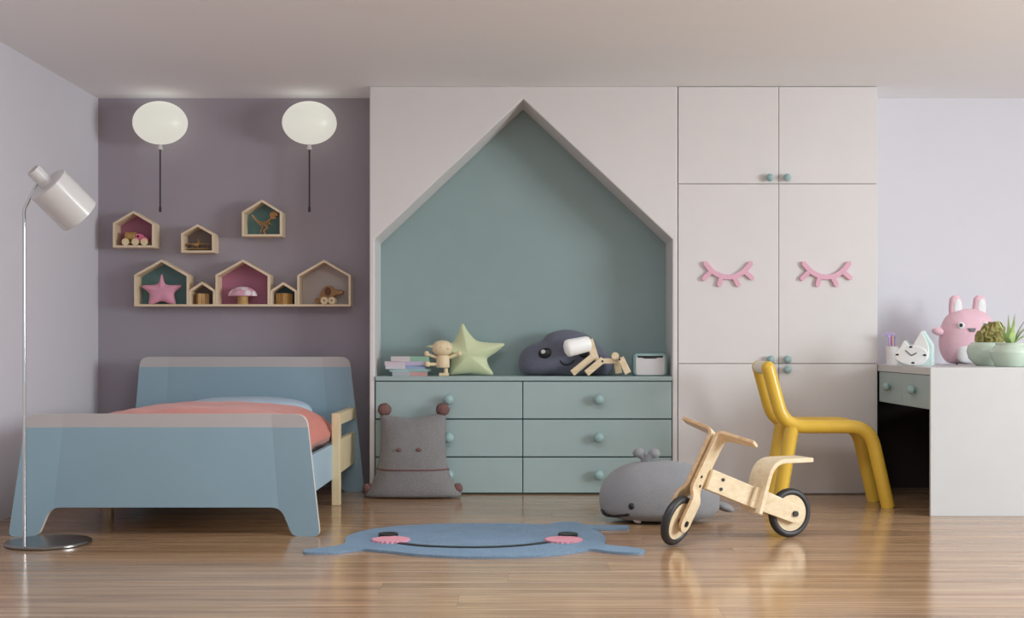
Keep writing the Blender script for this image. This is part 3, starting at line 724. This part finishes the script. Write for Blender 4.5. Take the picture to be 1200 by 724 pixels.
z = zf(549)
pts = []
for i in range(13):
    u = 441.5+(526-441.5)*i/12; q = abs((u-484)/42.5)
    pts.append((X(u, D), yfront(z)-.1*max(0, 1-min(1, q)**2.6)**.55*max(0, 1-abs(2*.36**.8-1)**3)**.5-.001, z))
obj('mouth_seam', B().tube(pts, .0055, 8), M_brownpom, t, smooth=True)

# ================================================================== WHALE PLUSH
D = 6.72
t = thing('whale_plush', (X(772, D), D, 0), 'grey knitted whale plush lying on the floor behind the balance bike', 'plush')
def P3(u, v, dy=0): return Vector((X(u, D+dy), D+dy, Z(v, D+dy)))
xc, zc = X(772.5, D), .112
hl, hd, hh = .325, .24, .21
LOWK = .111/.21
def wh(c):
    x, y, z = (c.x-xc)/hl, (c.y-D)/hd, (c.z-zc)/hh
    zz_ = c.z
    if z < 0: zz_ = zc - hh*LOWK*abs(z)**.55
    k = 1
    return (c.x, D+(c.y-D)*1, zc+(zz_-zc)*k)
body = B().ell((xc, D, zc), (hl, hd, hh), seg=48, ring=28, e=.86).warp(wh)
obj('body', body, M_greyw, t, smooth=True, ang=180)
def surf(u, v):
    # point of the whale's surface seen at that place
    for i in range(400):
        yy = D-.3+i*.0012; q = Vector((X(u, yy), yy, Z(v, yy)))
        x, y_, z = (q.x-xc)/hl, (q.y-D)/hd, (q.z-zc)/hh
        if z < 0: z = (min(1.5, abs(z)/LOWK))**(1/.55)
        x, y_, z = abs(x), abs(y_), abs(z); e = 2/.86
        if (x**e+y_**e) + z**e < 1: return q
    return Vector((X(u, D-.1), D-.1, Z(v, D-.1)))
spt = [(P3(757.5, 545), P3(754, 536), P3(748.5, 530.5)), (P3(757.5, 545, -.01), P3(760, 537, -.02), P3(766.5, 531.5, -.02))]
for a, b_, c in spt:
    sp = obj('spout', B().tube(spline([a, b_, c], 5, False), [.026, .023, .021, .019, .019, .019, .02, .022, .024, .026, .026], 14), M_greyw, t, smooth=True, ang=180)
    obj('spout_lobe', B().ell(c, (.033, .03, .027)), M_greyw, sp, smooth=True)
e = surf(740, 593); obj('eye', B().ell(e, (.016, .012, .017)), M_black, t, smooth=True)
obj('mouth', B().tube([surf(u, v) for u, v in ((705.5, 597.5), (707, 601), (711, 603.6), (718, 604.3), (726, 604.2), (736, 603))], .0085, 8, True), M_black, t, smooth=True)
e = surf(746.5, 610); obj('cheek', B().ell(e, (.024, .012, .013), rotm('Y', 22)), mat('cheek_white', (214, 204, 204), .9), t, smooth=True)
obj('tail', B().ell((X(848, 6.8), 6.8, .062), (.062, .055, .024), rotm('Y', 20)), M_greyw, t, smooth=True)
for sy in (-1, 1): obj('fin', B().ell((X(800, 6.7)-.05, D+sy*.2, .045), (.07, .07, .02), rotm('X', sy*20)), M_greyw, t, smooth=True)

# ================================================================== RUG
def G(u, v): d = GD(v); return (X(u, d), d)
t = thing('animal_rug', (*G(556, 634), 0), 'blue felt animal-face rug with pink cheeks and black smile on the floor', 'rug')
rp_ = [(405, 638.5), (404.5, 633), (409, 629.5), (420, 625.5), (440, 621.5), (470, 618.2), (510, 616.2), (550, 615.4), (590, 615.4), (625, 616.3), (642, 617), (652, 614.3), (665, 613.4), (678, 613.9), (684, 617), (700, 617.6), (720, 617.8), (735, 618), (739, 619.5), (734, 621.2), (715, 621.4), (692, 622), (702, 625.5), (709, 631), (710, 637), (708, 640.5), (720, 642), (738, 643.5), (752, 645.5), (757, 648), (752, 650.3), (735, 650.3), (715, 649), (699, 646.3), (690, 645.6), (675, 648.3), (655, 651.2), (630, 653.4), (600, 654.7), (560, 655.1), (520, 654), (485, 651.8), (455, 648.5), (425, 645.6), (412, 647), (395, 649.6), (372, 650.2), (357, 650), (354.5, 648.3), (358, 646.6), (375, 644.6), (390, 643), (400, 640.5)]
rpts = [G(a, b_) for a, b_ in rp_]
cx_, cy_ = G(556, 634)
rout = [(q.x, q.y) for q in fillet([Vector(q) for q in rpts], .03, 3, True)]
rb = B()
from mathutils.geometry import tessellate_polygon
lo_ = [rb.v((q[0], q[1], .0005)) for q in rout]; hi_ = [rb.v((q[0], q[1], .012)) for q in rout]
for tri in tessellate_polygon([[Vector((q[0], q[1], 0)) for q in rout]]):
    rb.f([lo_[i] for i in tri]); rb.f([hi_[i] for i in tri])
for i in range(len(rout)): rb.f([lo_[i], hi_[i], hi_[(i+1) % len(rout)], lo_[(i+1) % len(rout)]])
obj('felt', rb, M_rug, t)
for u in (458, 660.5):
    x, y_ = G(u, 636.3)
    ck = []
    for i in range(48): q = 2*math.pi*i/48; k = 1+(.05 if i % 2 else -.03); ck.append((x+.088*k*math.cos(q), y_+.088*k*math.sin(q)))
    b = B().prism(ck, 'z', .0122, .021)
    obj('cheek', b, mat('pink_pompom_wool', (232, 160, 176), .95, bump=.8, bscale=120), t, label='fluffy pink cheek patch')
    x, y_ = G(u-3 if u < 500 else u+5, 631.2)
    obj('eye', B().prism([(x+.048*math.cos(2*math.pi*i/24), y_+.055*math.sin(2*math.pi*i/24)) for i in range(24)], 'z', .0122, .027), M_black, t)
mo = spline([G(468, 639.5), G(490, 642.3), G(520, 643.9), G(556, 644.5), G(592, 643.6), G(622, 641.2), G(642, 638.6)], 5, False)
b = B(); 
for i in range(len(mo)-1):
    a, c = mo[i], mo[i+1]; d = (c-a).normalized(); n = Vector((-d.y, d.x))*.017
    b.prism([a+n, c+n, c-n, a-n], 'z', .0122, .016)
bmesh.ops.remove_doubles(b.bm, verts=b.bm.verts[:], dist=.002)
obj('smile', b, M_black, t)

# ================================================================== BALANCE BIKE
RW = .122
rear = Vector((X(925, 6.12), 6.12, RW)); fc_ = Vector((X(793.6, 5.85), 5.85, RW))
d = fc_-rear; yaw = math.atan2(d.y, d.x); base = math.hypot(d.x, d.y)
MB_ = Matrix.Translation((rear.x, rear.y, 0)) @ Matrix.Rotation(yaw, 4, 'Z')   # local: +x forward, +y = far side, z up
t = thing('balance_bike', (rear.x, rear.y, 0), 'birch plywood balance bike with dark tyres in front of the whale plush', 'bike')
def wheel(T, name_p='wheel'):
    # axle along local y
    A = T @ rotm('X', 90)
    pr = [];
    for i in range(17):
        a = 2*math.pi*i/16; pr.append((RW-.019+.019*math.cos(a), .021*math.sin(a)))
    b = B(A)
    seg = 48; rings = [[b.v((r*math.cos(2*math.pi*j/seg), r*math.sin(2*math.pi*j/seg), z)) for j in range(seg)] for r, z in pr[:-1]]
    for i in range(16):
        for j in range(seg): b.f([rings[i][j], rings[i][(j+1) % seg], rings[(i+1) % 16][(j+1) % seg], rings[(i+1) % 16][j]])
    w_ = obj('wheel', B(A).lathe([(0, -.014), (RW-.028, -.014), (RW-.02, -.008), (RW-.02, .008), (RW-.028, .014), (0, .014)], None, 48), W_bike, t, smooth=True, ang=30)
    obj('tyre', b, M_rubber, w_, smooth=True, ang=180)
    obj('axle', B(A).tube([(0, 0, -.056), (0, 0, .056)], .0145, 16), M_black, w_, smooth=True)
wheel(MB_ @ tr(0, 0, RW))
def ply(poly, y0, y1, T, name):
    b = B(T).prism(poly, 'y', y0, y1); bm = b.bm; bmesh.ops.recalc_face_normals(bm, faces=bm.faces[:])
    return obj(name, b, W_bike, t, bevel=.003)
def strip(a, c, hw_, r0, r1):
    a, c = Vector(a), Vector(c); dd = (c-a).normalized(); n = Vector((-dd.y, dd.x))
    return [(q.x, q.y) for q in fillet([a-dd*r0+n*hw_, a-dd*r0-n*hw_, c+dd*r1-n*hw_, c+dd*r1+n*hw_], hw_*.85 if r0 > .03 else .006, 6, True)]
slope = Vector((.30, .118)).normalized(); nrm = Vector((-slope.y, slope.x))
# rear plates on both sides of the wheel: rounded at the axle
def plate(s0, s1, h0, h1, rnd):
    a = Vector((0, RW)) + slope*s0; c = Vector((0, RW)) + slope*s1
    pts = [a+nrm*h0, a-nrm*h0, c-nrm*h1, c+nrm*h1]
    return [(q.x, q.y) for q in fillet(pts, [h0*.95, h0*.95, .008, .008] if rnd else .006, 8, True)]
for sy in (-1, 1):
    ply(plate(-.048, .262, .044, .052, True), sy*.036-.009, sy*.036+.009, MB_, 'rear_plate')
bmn = ply(plate(.15, .515, .05, .05, False), -.024, .024, MB_, 'frame_beam')
near = -1 if (MB_.to_3x3() @ Vector((0, -1, 0))).y < 0 else 1
for s_, h_ in ((.445, .022), (.44, -.024)):
    q = Vector((0, RW))+slope*s_+nrm*h_
    obj('bolt', B(MB_).tube([(q.x, near*.024, q.y), (q.x, near*.028, q.y)], .0085, 12), M_black, bmn)
# seat: bent plywood strip across the frame
prof = fillet([Vector((.225, .135)), Vector((.145, .385)), Vector((-.09, .385))], .075, 8)
up, dn = [], []
for i, q in enumerate(prof):
    dd = (prof[min(i+1, len(prof)-1)]-prof[max(i-1, 0)]).normalized(); n = Vector((-dd.y, dd.x)); up.append(q+n*.011); dn.append(q-n*.011)
b = B(MB_)
L0 = [b.v((q.x, -.075, q.y)) for q in up+dn[::-1]]; L1 = [b.v((q.x, .075, q.y)) for q in up+dn[::-1]]; kk = len(up)
for i in range(kk-1):
    j0, j1 = 2*kk-1-i, 2*kk-2-i
    b.f([L0[i], L0[i+1], L0[j1], L0[j0]]); b.f([L1[i], L1[i+1], L1[j1], L1[j0]])
    b.f([L0[i], L0[i+1], L1[i+1], L1[i]]); b.f([L0[j0], L0[j1], L1[j1], L1[j0]])
b.f([L0[0], L1[0], L1[-1], L0[-1]]); b.f([L0[kk-1], L1[kk-1], L1[kk], L0[kk]])
obj('seat', b, W_bike, t, smooth=True, ang=40, bevel=.003)
# fork group: local axis up, tilted back by the rake, turned by the steering
RAKE, STEER = 30, 30
TF = MB_ @ tr(base, 0, RW) @ rotm('Y', -RAKE) @ rotm('Z', STEER)
wheel(TF)
for sy in (-1, 1):
    hb_ = .034; yo = .043; yi = .015; HL = .475
    cen = [Vector((yo, -.044)), Vector((yo, -.040)), Vector((yo, -.030)), Vector((yo, -.016))] + fillet([Vector((yo, 0)), Vector((yo, .125)), Vector((yi, .165)), Vector((yi, HL-.012)), Vector((.2, HL))], [0, .02, .02, .034, 0], 7)
    wd = []
    for q in cen:
        k = q.y; wd.append(math.sqrt(max(.0002, .0445**2-k*k)) if k < 0 else .0445+.008*min(1, max(0, (k-.13)/.1)))
    up, dn = [], []
    for i, q in enumerate(cen):
        dd = (cen[min(i+1, len(cen)-1)]-cen[max(i-1, 0)]).normalized(); n = Vector((-dd.y, dd.x)); up.append(q+n*.0085); dn.append(q-n*.0085)
    b = B(TF); rr_ = []
    n_ = len(cen)
    for i in range(n_):
        x_ = wd[i]; xo = 0
        if i >= n_-1: x_ *= .55
        elif i == n_-2: x_ *= .95
        rr_.append([b.v((x_, sy*up[i].x, up[i].y)), b.v((-x_, sy*up[i].x, up[i].y)), b.v((-x_, sy*dn[i].x, dn[i].y)), b.v((x_, sy*dn[i].x, dn[i].y))])
    for i in range(n_-1):
        for j in range(4):
            q = b.f([rr_[i][j], rr_[i][(j+1) % 4], rr_[i+1][(j+1) % 4], rr_[i+1][j]])
            if q and j in (1, 3): q.material_index = 1
    b.f(rr_[0]); b.f(rr_[-1])
    fk = obj('fork_plate', b, [W_bike, W_bikee], t, smooth=True, ang=40, bevel=.003)
    for zz_, xx_ in ((.235, .014), (.195, -.012)):
        obj('bolt', B(TF).tube([(xx_, sy*(yi+.008), zz_), (xx_, sy*(yi+.012), zz_)], .007, 12), M_black, fk)
obj('steering_block', B(TF).box((-.06, -.0065, .20), (.02, .0065, .31)), W_bikee, t, bevel=.003)

# ================================================================== YELLOW CHAIR
t = thing('tubular_chair', (1.8, 7.37, 0), 'chunky yellow tubular child\'s chair facing the white desk', 'chair')
rt = .040
for yy, far in ((7.23, 0), (7.52, 1)):
    path = [(1.452, yy, .815), (1.545, yy, .473), (2.045, yy, .473), (2.152, yy, .0)]
    path = fillet(path, [0, .12, .12, 0], 8)
    # straight cut at the floor
    obj('side_tube', B().tube(path, rt, 20).warp(lambda c: (c.x, c.y, max(c.z, .0))), M_yellow, t, smooth=True, ang=50)
    obj('rear_leg', B().tube([(1.592, yy, .47), (1.512, yy, 0)], .041, 20).warp(lambda c: (c.x, c.y, max(c.z, 0))), M_yellow, t, smooth=True, ang=50)
    obj('tube_cap', B().ell((1.452, yy, .815), (.0402, .0402, .0402)), M_yellow, t, smooth=True)
    obj('foot_pad', B().lathe([(.03, 0), (.036, .004), (.036, .012), (0, .012)], tr(2.15, yy, 0), 16), M_cream, t, smooth=True)
obj('top_rail', B().tube([(1.452, 7.255, .815), (1.452, 7.495, .815)], .0385, 20), M_cream, t, smooth=True, label='top rail of the backrest, its whitish highlight put into a cream colour')  # whitish highlight at the top of the back painted as cream
obj('seat', B().box((1.60, 7.235, .462), (2.03, 7.515, .492)), M_yellow, t, bevel=.012, bseg=3)

# ================================================================== DESK
DD = 6.857; xk = X(1090.5, DD); ZT = Z(430.6, DD); XE = 3.45; ZU = ZT-.042
t = thing('desk', ((xk+XE)/2, 7.5, 0), 'white desk with teal drawers and a dark knee space beside the yellow chair', 'desk')
obj('top', B().box((xk, DD+.02, ZU), (XE, DW-.002, ZT)), M_white2, t, bevel=.002)
obj('end_panel', B().box((xk, DD, 0), (XE, DD+.019, ZT)), M_white2, t, bevel=.002)
DB = DC+.012 # where the desk meets the wardrobe
xin = xw1+.004
zdr = Z(480, DD)
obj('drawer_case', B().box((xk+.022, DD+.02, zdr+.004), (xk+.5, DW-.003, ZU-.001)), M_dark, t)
mid = (DD+.02 + DB-.02)/2
for y0, y1 in ((DD+.022, mid-.0015), (mid+.0015, DC-.022)):
    dw = obj('drawer', B().box((xk+.002, y0, zdr), (xk+.02, y1, ZU-.003)), M_teal, t, bevel=.0025)
    kb = B(); ky = y0+(y1-y0)*.52
    kb.ell((xk-.022, ky, (zdr+ZU)/2+.004), (.02, .038, .026)); kb.tube([(xk-.02, ky, (zdr+ZU)/2+.004), (xk+.004, ky, (zdr+ZU)/2+.004)], .013, 12)
    obj('knob', kb, M_knob, dw, smooth=True)
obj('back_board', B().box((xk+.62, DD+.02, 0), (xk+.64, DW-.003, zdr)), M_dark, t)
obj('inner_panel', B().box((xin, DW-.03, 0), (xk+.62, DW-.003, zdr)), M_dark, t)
obj('inner_shade_sheet', B().box((xk+.02, DD+.0195, 0.001), (xk+.62, DD+.026, zdr)), M_dark, t)  # dark sheet standing in for shade on the inside of the end panel

# --- pencil cup and pens
D = 7.8; zt2 = ZT
def P3(u, v, dy=0): return Vector((X(u, D+dy), D+dy, Z(v, D+dy)))
cxp = X(1045.5, D); r_ = .037; hc = .115
obj('pen_cup', B().lathe([(r_, 0), (r_, hc), (r_-.003, hc), (r_-.003, .004), (0, .004)], tr(cxp, D, zt2), 28), mat('frosted_cup', (244, 240, 240), .35), smooth=True, ang=40, label='small white pen cup on the desk beside the cat clock', cat='cup')
pens = [((-.014, .0), (-.019, -.012), (206, 138, 206), .19, 'orchid purple pen in the white cup'), ((.002, -.01), (.0, -.012), (240, 196, 150), .195, 'peach pen in the white cup'), ((.012, .004), (.018, .0), (168, 160, 220), .18, 'lilac blue pen in the white cup'), ((-.002, .014), (.004, .02), (190, 150, 220), .2, 'violet pen at the back of the white cup')]
for i, (a, c, col, h, lab) in enumerate(pens):
    t = thing('pen', (cxp+a[0], D+a[1], zt2+.005), lab, 'pen', 'pens in the cup')
    p0 = Vector((cxp+a[0], D+a[1], zt2+.006)); p1 = Vector((cxp+c[0], D+c[1], zt2+h))
    obj('barrel', B().tube([p0, p0+(p1-p0)*.92], .006, 10), mat('pen%d' % i, col, .4), t, smooth=True)
    obj('tip', B().lathe([(.006, 0), (.002, .014), (0, .015)], zto(p0+(p1-p0)*.92, p1), 10), mat('pen_tip%d' % i, tuple(int(q*.8) for q in col), .4), t, smooth=True)
# feathery topper pen
t = thing('feather_pen', (cxp-.02, D-.012, zt2+.005), 'pen with a lilac tassel top leaning out of the white cup', 'pen')
p0 = Vector((cxp-.012, D-.016, zt2+.006)); p1 = Vector((cxp-.026, D-.02, zt2+.17))
obj('barrel', B().tube([p0, p1], .0045, 8), mat('pen_lilac', (196, 170, 226), .5), t, smooth=True)
for i in range(9):
    a = R(-100+25*i); q = p1 + Vector((math.sin(a)*.045, random.uniform(-.015, .015), math.cos(a)*.02+.012))
    obj('tassel_strand', B().tube([p1, p1*.4+q*.6+Vector((0, 0, .012)), q], .0025, 6), mat('tassel', (206, 186, 232), .8), t, smooth=True)
# --- cat clock
D = 7.36
t = thing('cat_clock', (X(1073, D), D, zt2), 'white cat-shaped desk clock with mint sides and black hands', 'clock')
T = tr(X(1071, D), D, zt2) @ rotm('Z', -30) @ Matrix.Diagonal((1.06, 1, 1.04, 1))
k = D/F
face = fillet([Vector(q) for q in ((-.088, .04), (-.088, .075), (-.07, .105), (-.048, .145), (-.022, .115), (.0, .115), (.046, .2), (.086, .115), (.09, .06), (.075, .022), (.04, 0), (-.045, 0))], [.02, .02, .01, .006, .01, .01, .008, .02, .02, .03, .03, .03], 5, True)
body = fillet([Vector(q) for q in ((-.085, .02), (-.088, .075), (-.066, .106), (-.044, .148), (-.018, .115), (.004, .115), (.05, .205), (.102, .118), (.104, 0), (-.06, 0))], [.03, .02, .01, .006, .01, .01, .008, .012, .008, .03], 5, True)
obj('body', B(T).prism([(q.x, q.y) for q in body], 'y', -.02, .05), M_mint, t, bevel=.004)
dial = [(q.x*.95-.008, .062+.054*(math.copysign(abs(q.y)**1, q.y))) for q in [Vector((.094*math.cos(2*math.pi*i/40), math.sin(2*math.pi*i/40))) for i in range(40)]]
obj('front', B(T).prism([(q.x*.985, q.y*.985+.003) for q in face], 'y', -.03, -.0205), mat('clock_white', (250, 249, 248), .45), t, bevel=.006, bseg=3)
dl = obj('dial', B(T).prism(dial, 'y', -.036, -.0302), mat('clock_dial', (252, 251, 250), .5), t, bevel=.002)
for x_, z_ in ((-.009, .108), (-.084, .064), (.066, .062), (.002, .018)):
    obj('hour_mark', B(T).prism([(x_+.010*math.cos(R(45*i)), z_+.0055*math.sin(R(45*i))) for i in range(8)], 'y', -.0385, -.0362), M_black, dl)
def hand(a, c, wd, nm):
    a, c = Vector(a), Vector(c); dd = (c-a).normalized(); n = Vector((-dd.y, dd.x))*wd
    obj(nm, B(T).prism([a+n, c+n, c-n, a-n], 'y', -.0395, -.0372), M_black, dl)
hand((-.004, .058), (-.04, .09), .0022, 'minute_hand'); hand((-.004, .06), (.022, .074), .0022, 'hour_hand')
# --- rabbit plush
D = 7.86
t = thing('rabbit_plush', (X(1134, D), D, zt2), 'pink rabbit plush with white belly and ears at the back of the desk', 'plush')
def P3(u, v, dy=0): return Vector((X(u, D+dy), D+dy, Z(v, D+dy)))
ol = [(1101, 405), (1101.5, 392), (1104, 380), (1110, 370), (1120, 363.5), (1134, 361.5), (1148, 363.5), (1158, 370), (1164, 380), (1166, 392), (1166.5, 405), (1164, 416), (1158, 424), (1148, 426), (1120, 426), (1110, 424), (1104, 416)]
obj('body', B().inflate([(o.x, o.y) for o in spline([(X(a, D), Z(b_, D)) for a, b_ in ol], 4)], D, .13, rings=12, p=2.2, q=.52).warp(lambda c: (c.x, c.y, max(c.z, zt2+.0008))), M_pinkp, t, smooth=True, ang=180)
M_bel = mat('plush_white', (238, 236, 238), .9)
for u in (1119.5, 1147.5):
    eo = spline([(X(u+a, D), Z(b_, D)) for a, b_ in ((-6.5, 370), (-6.8, 352), (-4, 347), (0, 346), (4, 347), (6.8, 352), (6.8, 370))], 4)
    er = obj('ear', B().inflate([(o.x, o.y) for o in eo], D, .026, rings=6, q=.4), M_pinkp, t, smooth=True, ang=180)
    ei = spline([(X(u+1.4+a, D), Z(b_, D)) for a, b_ in ((-4, 366), (-4.2, 354), (0, 349.6), (4.2, 354), (4.2, 366))], 4)
    obj('inner_ear', B().inflate([(o.x, o.y) for o in ei], D-.022, .009, rings=5), M_bel, er, smooth=True, ang=180)
bo = spline([(X(a, D-.11), Z(b_, D-.11)) for a, b_ in ((1122.5, 414), (1124.5, 406.5), (1131, 403), (1141, 402.5), (1150, 404.5), (1155, 412), (1153, 424.5), (1127, 424.5))], 4)
obj('belly', B().inflate([(o.x, o.y) for o in bo], D-.100, .034, rings=6), M_bel, t, smooth=True, ang=180)
for u in (1126.5, 1155):
    e = obj('eye', B().ell(P3(u, 381.3, -.112), (.021, .012, .022)), M_eye, t, smooth=True); obj('pupil', B().ell(P3(u, 381, -.122), (.011, .006, .012)), M_black, e, smooth=True)
obj('nose', B().prism([(X(a_, D-.13), Z(c_, D-.13)) for a_, c_ in ((1134.8, 384.5), (1143.8, 384.5), (1142, 388.8), (1137, 388.8))], 'y', D-.136, D-.12), mat('nose_grey', (128, 120, 124), .8), t, bevel=.003)
for u, s_ in ((1099, -1), (1169, 1)):
    obj('arm', B().ell(P3(u, 388, -.03), (.038, .03, .026), rotm('Y', -s_*12)), M_pinkp, t, smooth=True)
obj('foot_bead', B().ell(P3(1121.5, 426, -.12), (.008, .008, .007)), M_rubber, t, smooth=True)
# --- pots
def pot(u, D, prof, lab):
    x = X(u, D)
    t = thing('plant_pot', (x, D, zt2), lab, 'pot', 'celadon pots on the desk')
    obj('bowl', B().lathe(prof, tr(x, D, zt2), 40), M_pot, t, smooth=True, ang=50)
    return x, t
x, t = pot(1157, 7.42, [(.06, 0), (.075, .008), (.108, .045), (.118, .085), (.112, .118), (.092, .138), (.084, .14), (.08, .134), (.1, .1), (0, .1)], 'rounded celadon bowl pot holding the olive crested cactus')
obj('soil', B().lathe([(.099, .101), (.094, .118), (0, .12)], tr(x, 7.42, zt2), 24), M_soil, t, smooth=True)
c = thing('crested_cactus', (x, 7.42, zt2+.12), 'olive brown crested cactus with wavy lobes in the rounded pot', 'plant')
for cx2, cz2, rx, rz, dy in ((-.018, .165, .052, .05, -.01), (.02, .2, .055, .055, .01), (.066, .195, .045, .066, .02), (.02, .155, .06, .04, -.03)):
    lb = B().ell((x+cx2, 7.42+dy, zt2+cz2), (rx, .042, rz), seg=56, ring=36)
    for vv in lb.bm.verts:
        n = (vv.co-Vector((x+cx2, 7.42+dy, zt2+cz2))).normalized()
        vv.co += n*(.009*math.sin(vv.co.x*190+6*noise.noise(vv.co*25)) + .007*noise.noise(vv.co*70))
    obj('lobe', lb, M_cact, c, smooth=True, ang=180)
x, t = pot(1184, 7.14, [(.078, 0), (.086, .004), (.104, .06), (.115, .08), (.115, .088), (.094, .11), (.08, .124), (.082, .136), (.077, .137), (.074, .126), (0, .118)], 'celadon pot with flared shoulder holding the spiky aloe')
obj('soil', B().lathe([(.073, .119), (.072, .126), (0, .128)], tr(x, 7.14, zt2), 24), M_soil, t, smooth=True)
c = thing('aloe_plant', (x, 7.14, zt2+.115), 'spiky light green aloe in the celadon pot at the desk corner', 'plant')
def leaf(dx, dy, h, ln, w0, curl, m=M_aloe):
    b = B(); n = 9; rows = []
    az = math.atan2(dy, dx); d2 = Vector((math.cos(az), math.sin(az), 0)); s2 = Vector((-d2.y, d2.x, 0))
    if d2.length < .1: s2 = Vector((1, 0, 0))
    L2 = math.hypot(dx, dy); o = Vector((x, 7.14, zt2+.128)) + d2*.02
    for i in range(n+1):
        q = i/n; pos = o + d2*(L2*(q**1.3)) + Vector((0, 0, h*(q - curl*q*q)))
        wq = w0*(1-q**1.6)*(.8+.4*math.sin(math.pi*min(1, q*1.6)))+.0008
        nn = Vector((0, 0, 1))
        rows.append([b.v(pos - s2*wq), b.v(pos + Vector((0, 0, -wq*.4)) - d2*wq*.1), b.v(pos + s2*wq), b.v(pos + Vector((0, 0, wq*.12)) + d2*wq*.3)])
    for i in range(n):
        for j in range(4): b.f([rows[i][j], rows[i][(j+1) % 4], rows[i+1][(j+1) % 4], rows[i+1][j]])
    b.f(rows[0]); b.f(rows[-1])
    obj('leaf', b, m, c, smooth=True, ang=60)
for dx, dy, h, w0, curl in ((-.07, -.03, .16, .013, .25), (-.10, .02, .13, .012, .3), (-.04, .05, .17, .012, .1), (.0, -.05, .15, .014, .15), (.03, .03, .2, .012, .1), (.07, -.02, .17, .013, .25), (.12, .03, .17, .012, .3), (.16, -.01, .13, .011, .45), (.1, -.07, .12, .012, .3), (-.07, -.08, .1, .012, .35), (-.015, -.02, .18, .012, .05)):
    leaf(dx, dy, h, 0, w0*1.25, curl)
M_thin = mat('grey_leaf', (168, 172, 172), .6)
leaf(.15, .04, .27, 0, .005, .22, M_thin); leaf(.2, .0, .24, 0, .005, .3, M_thin)
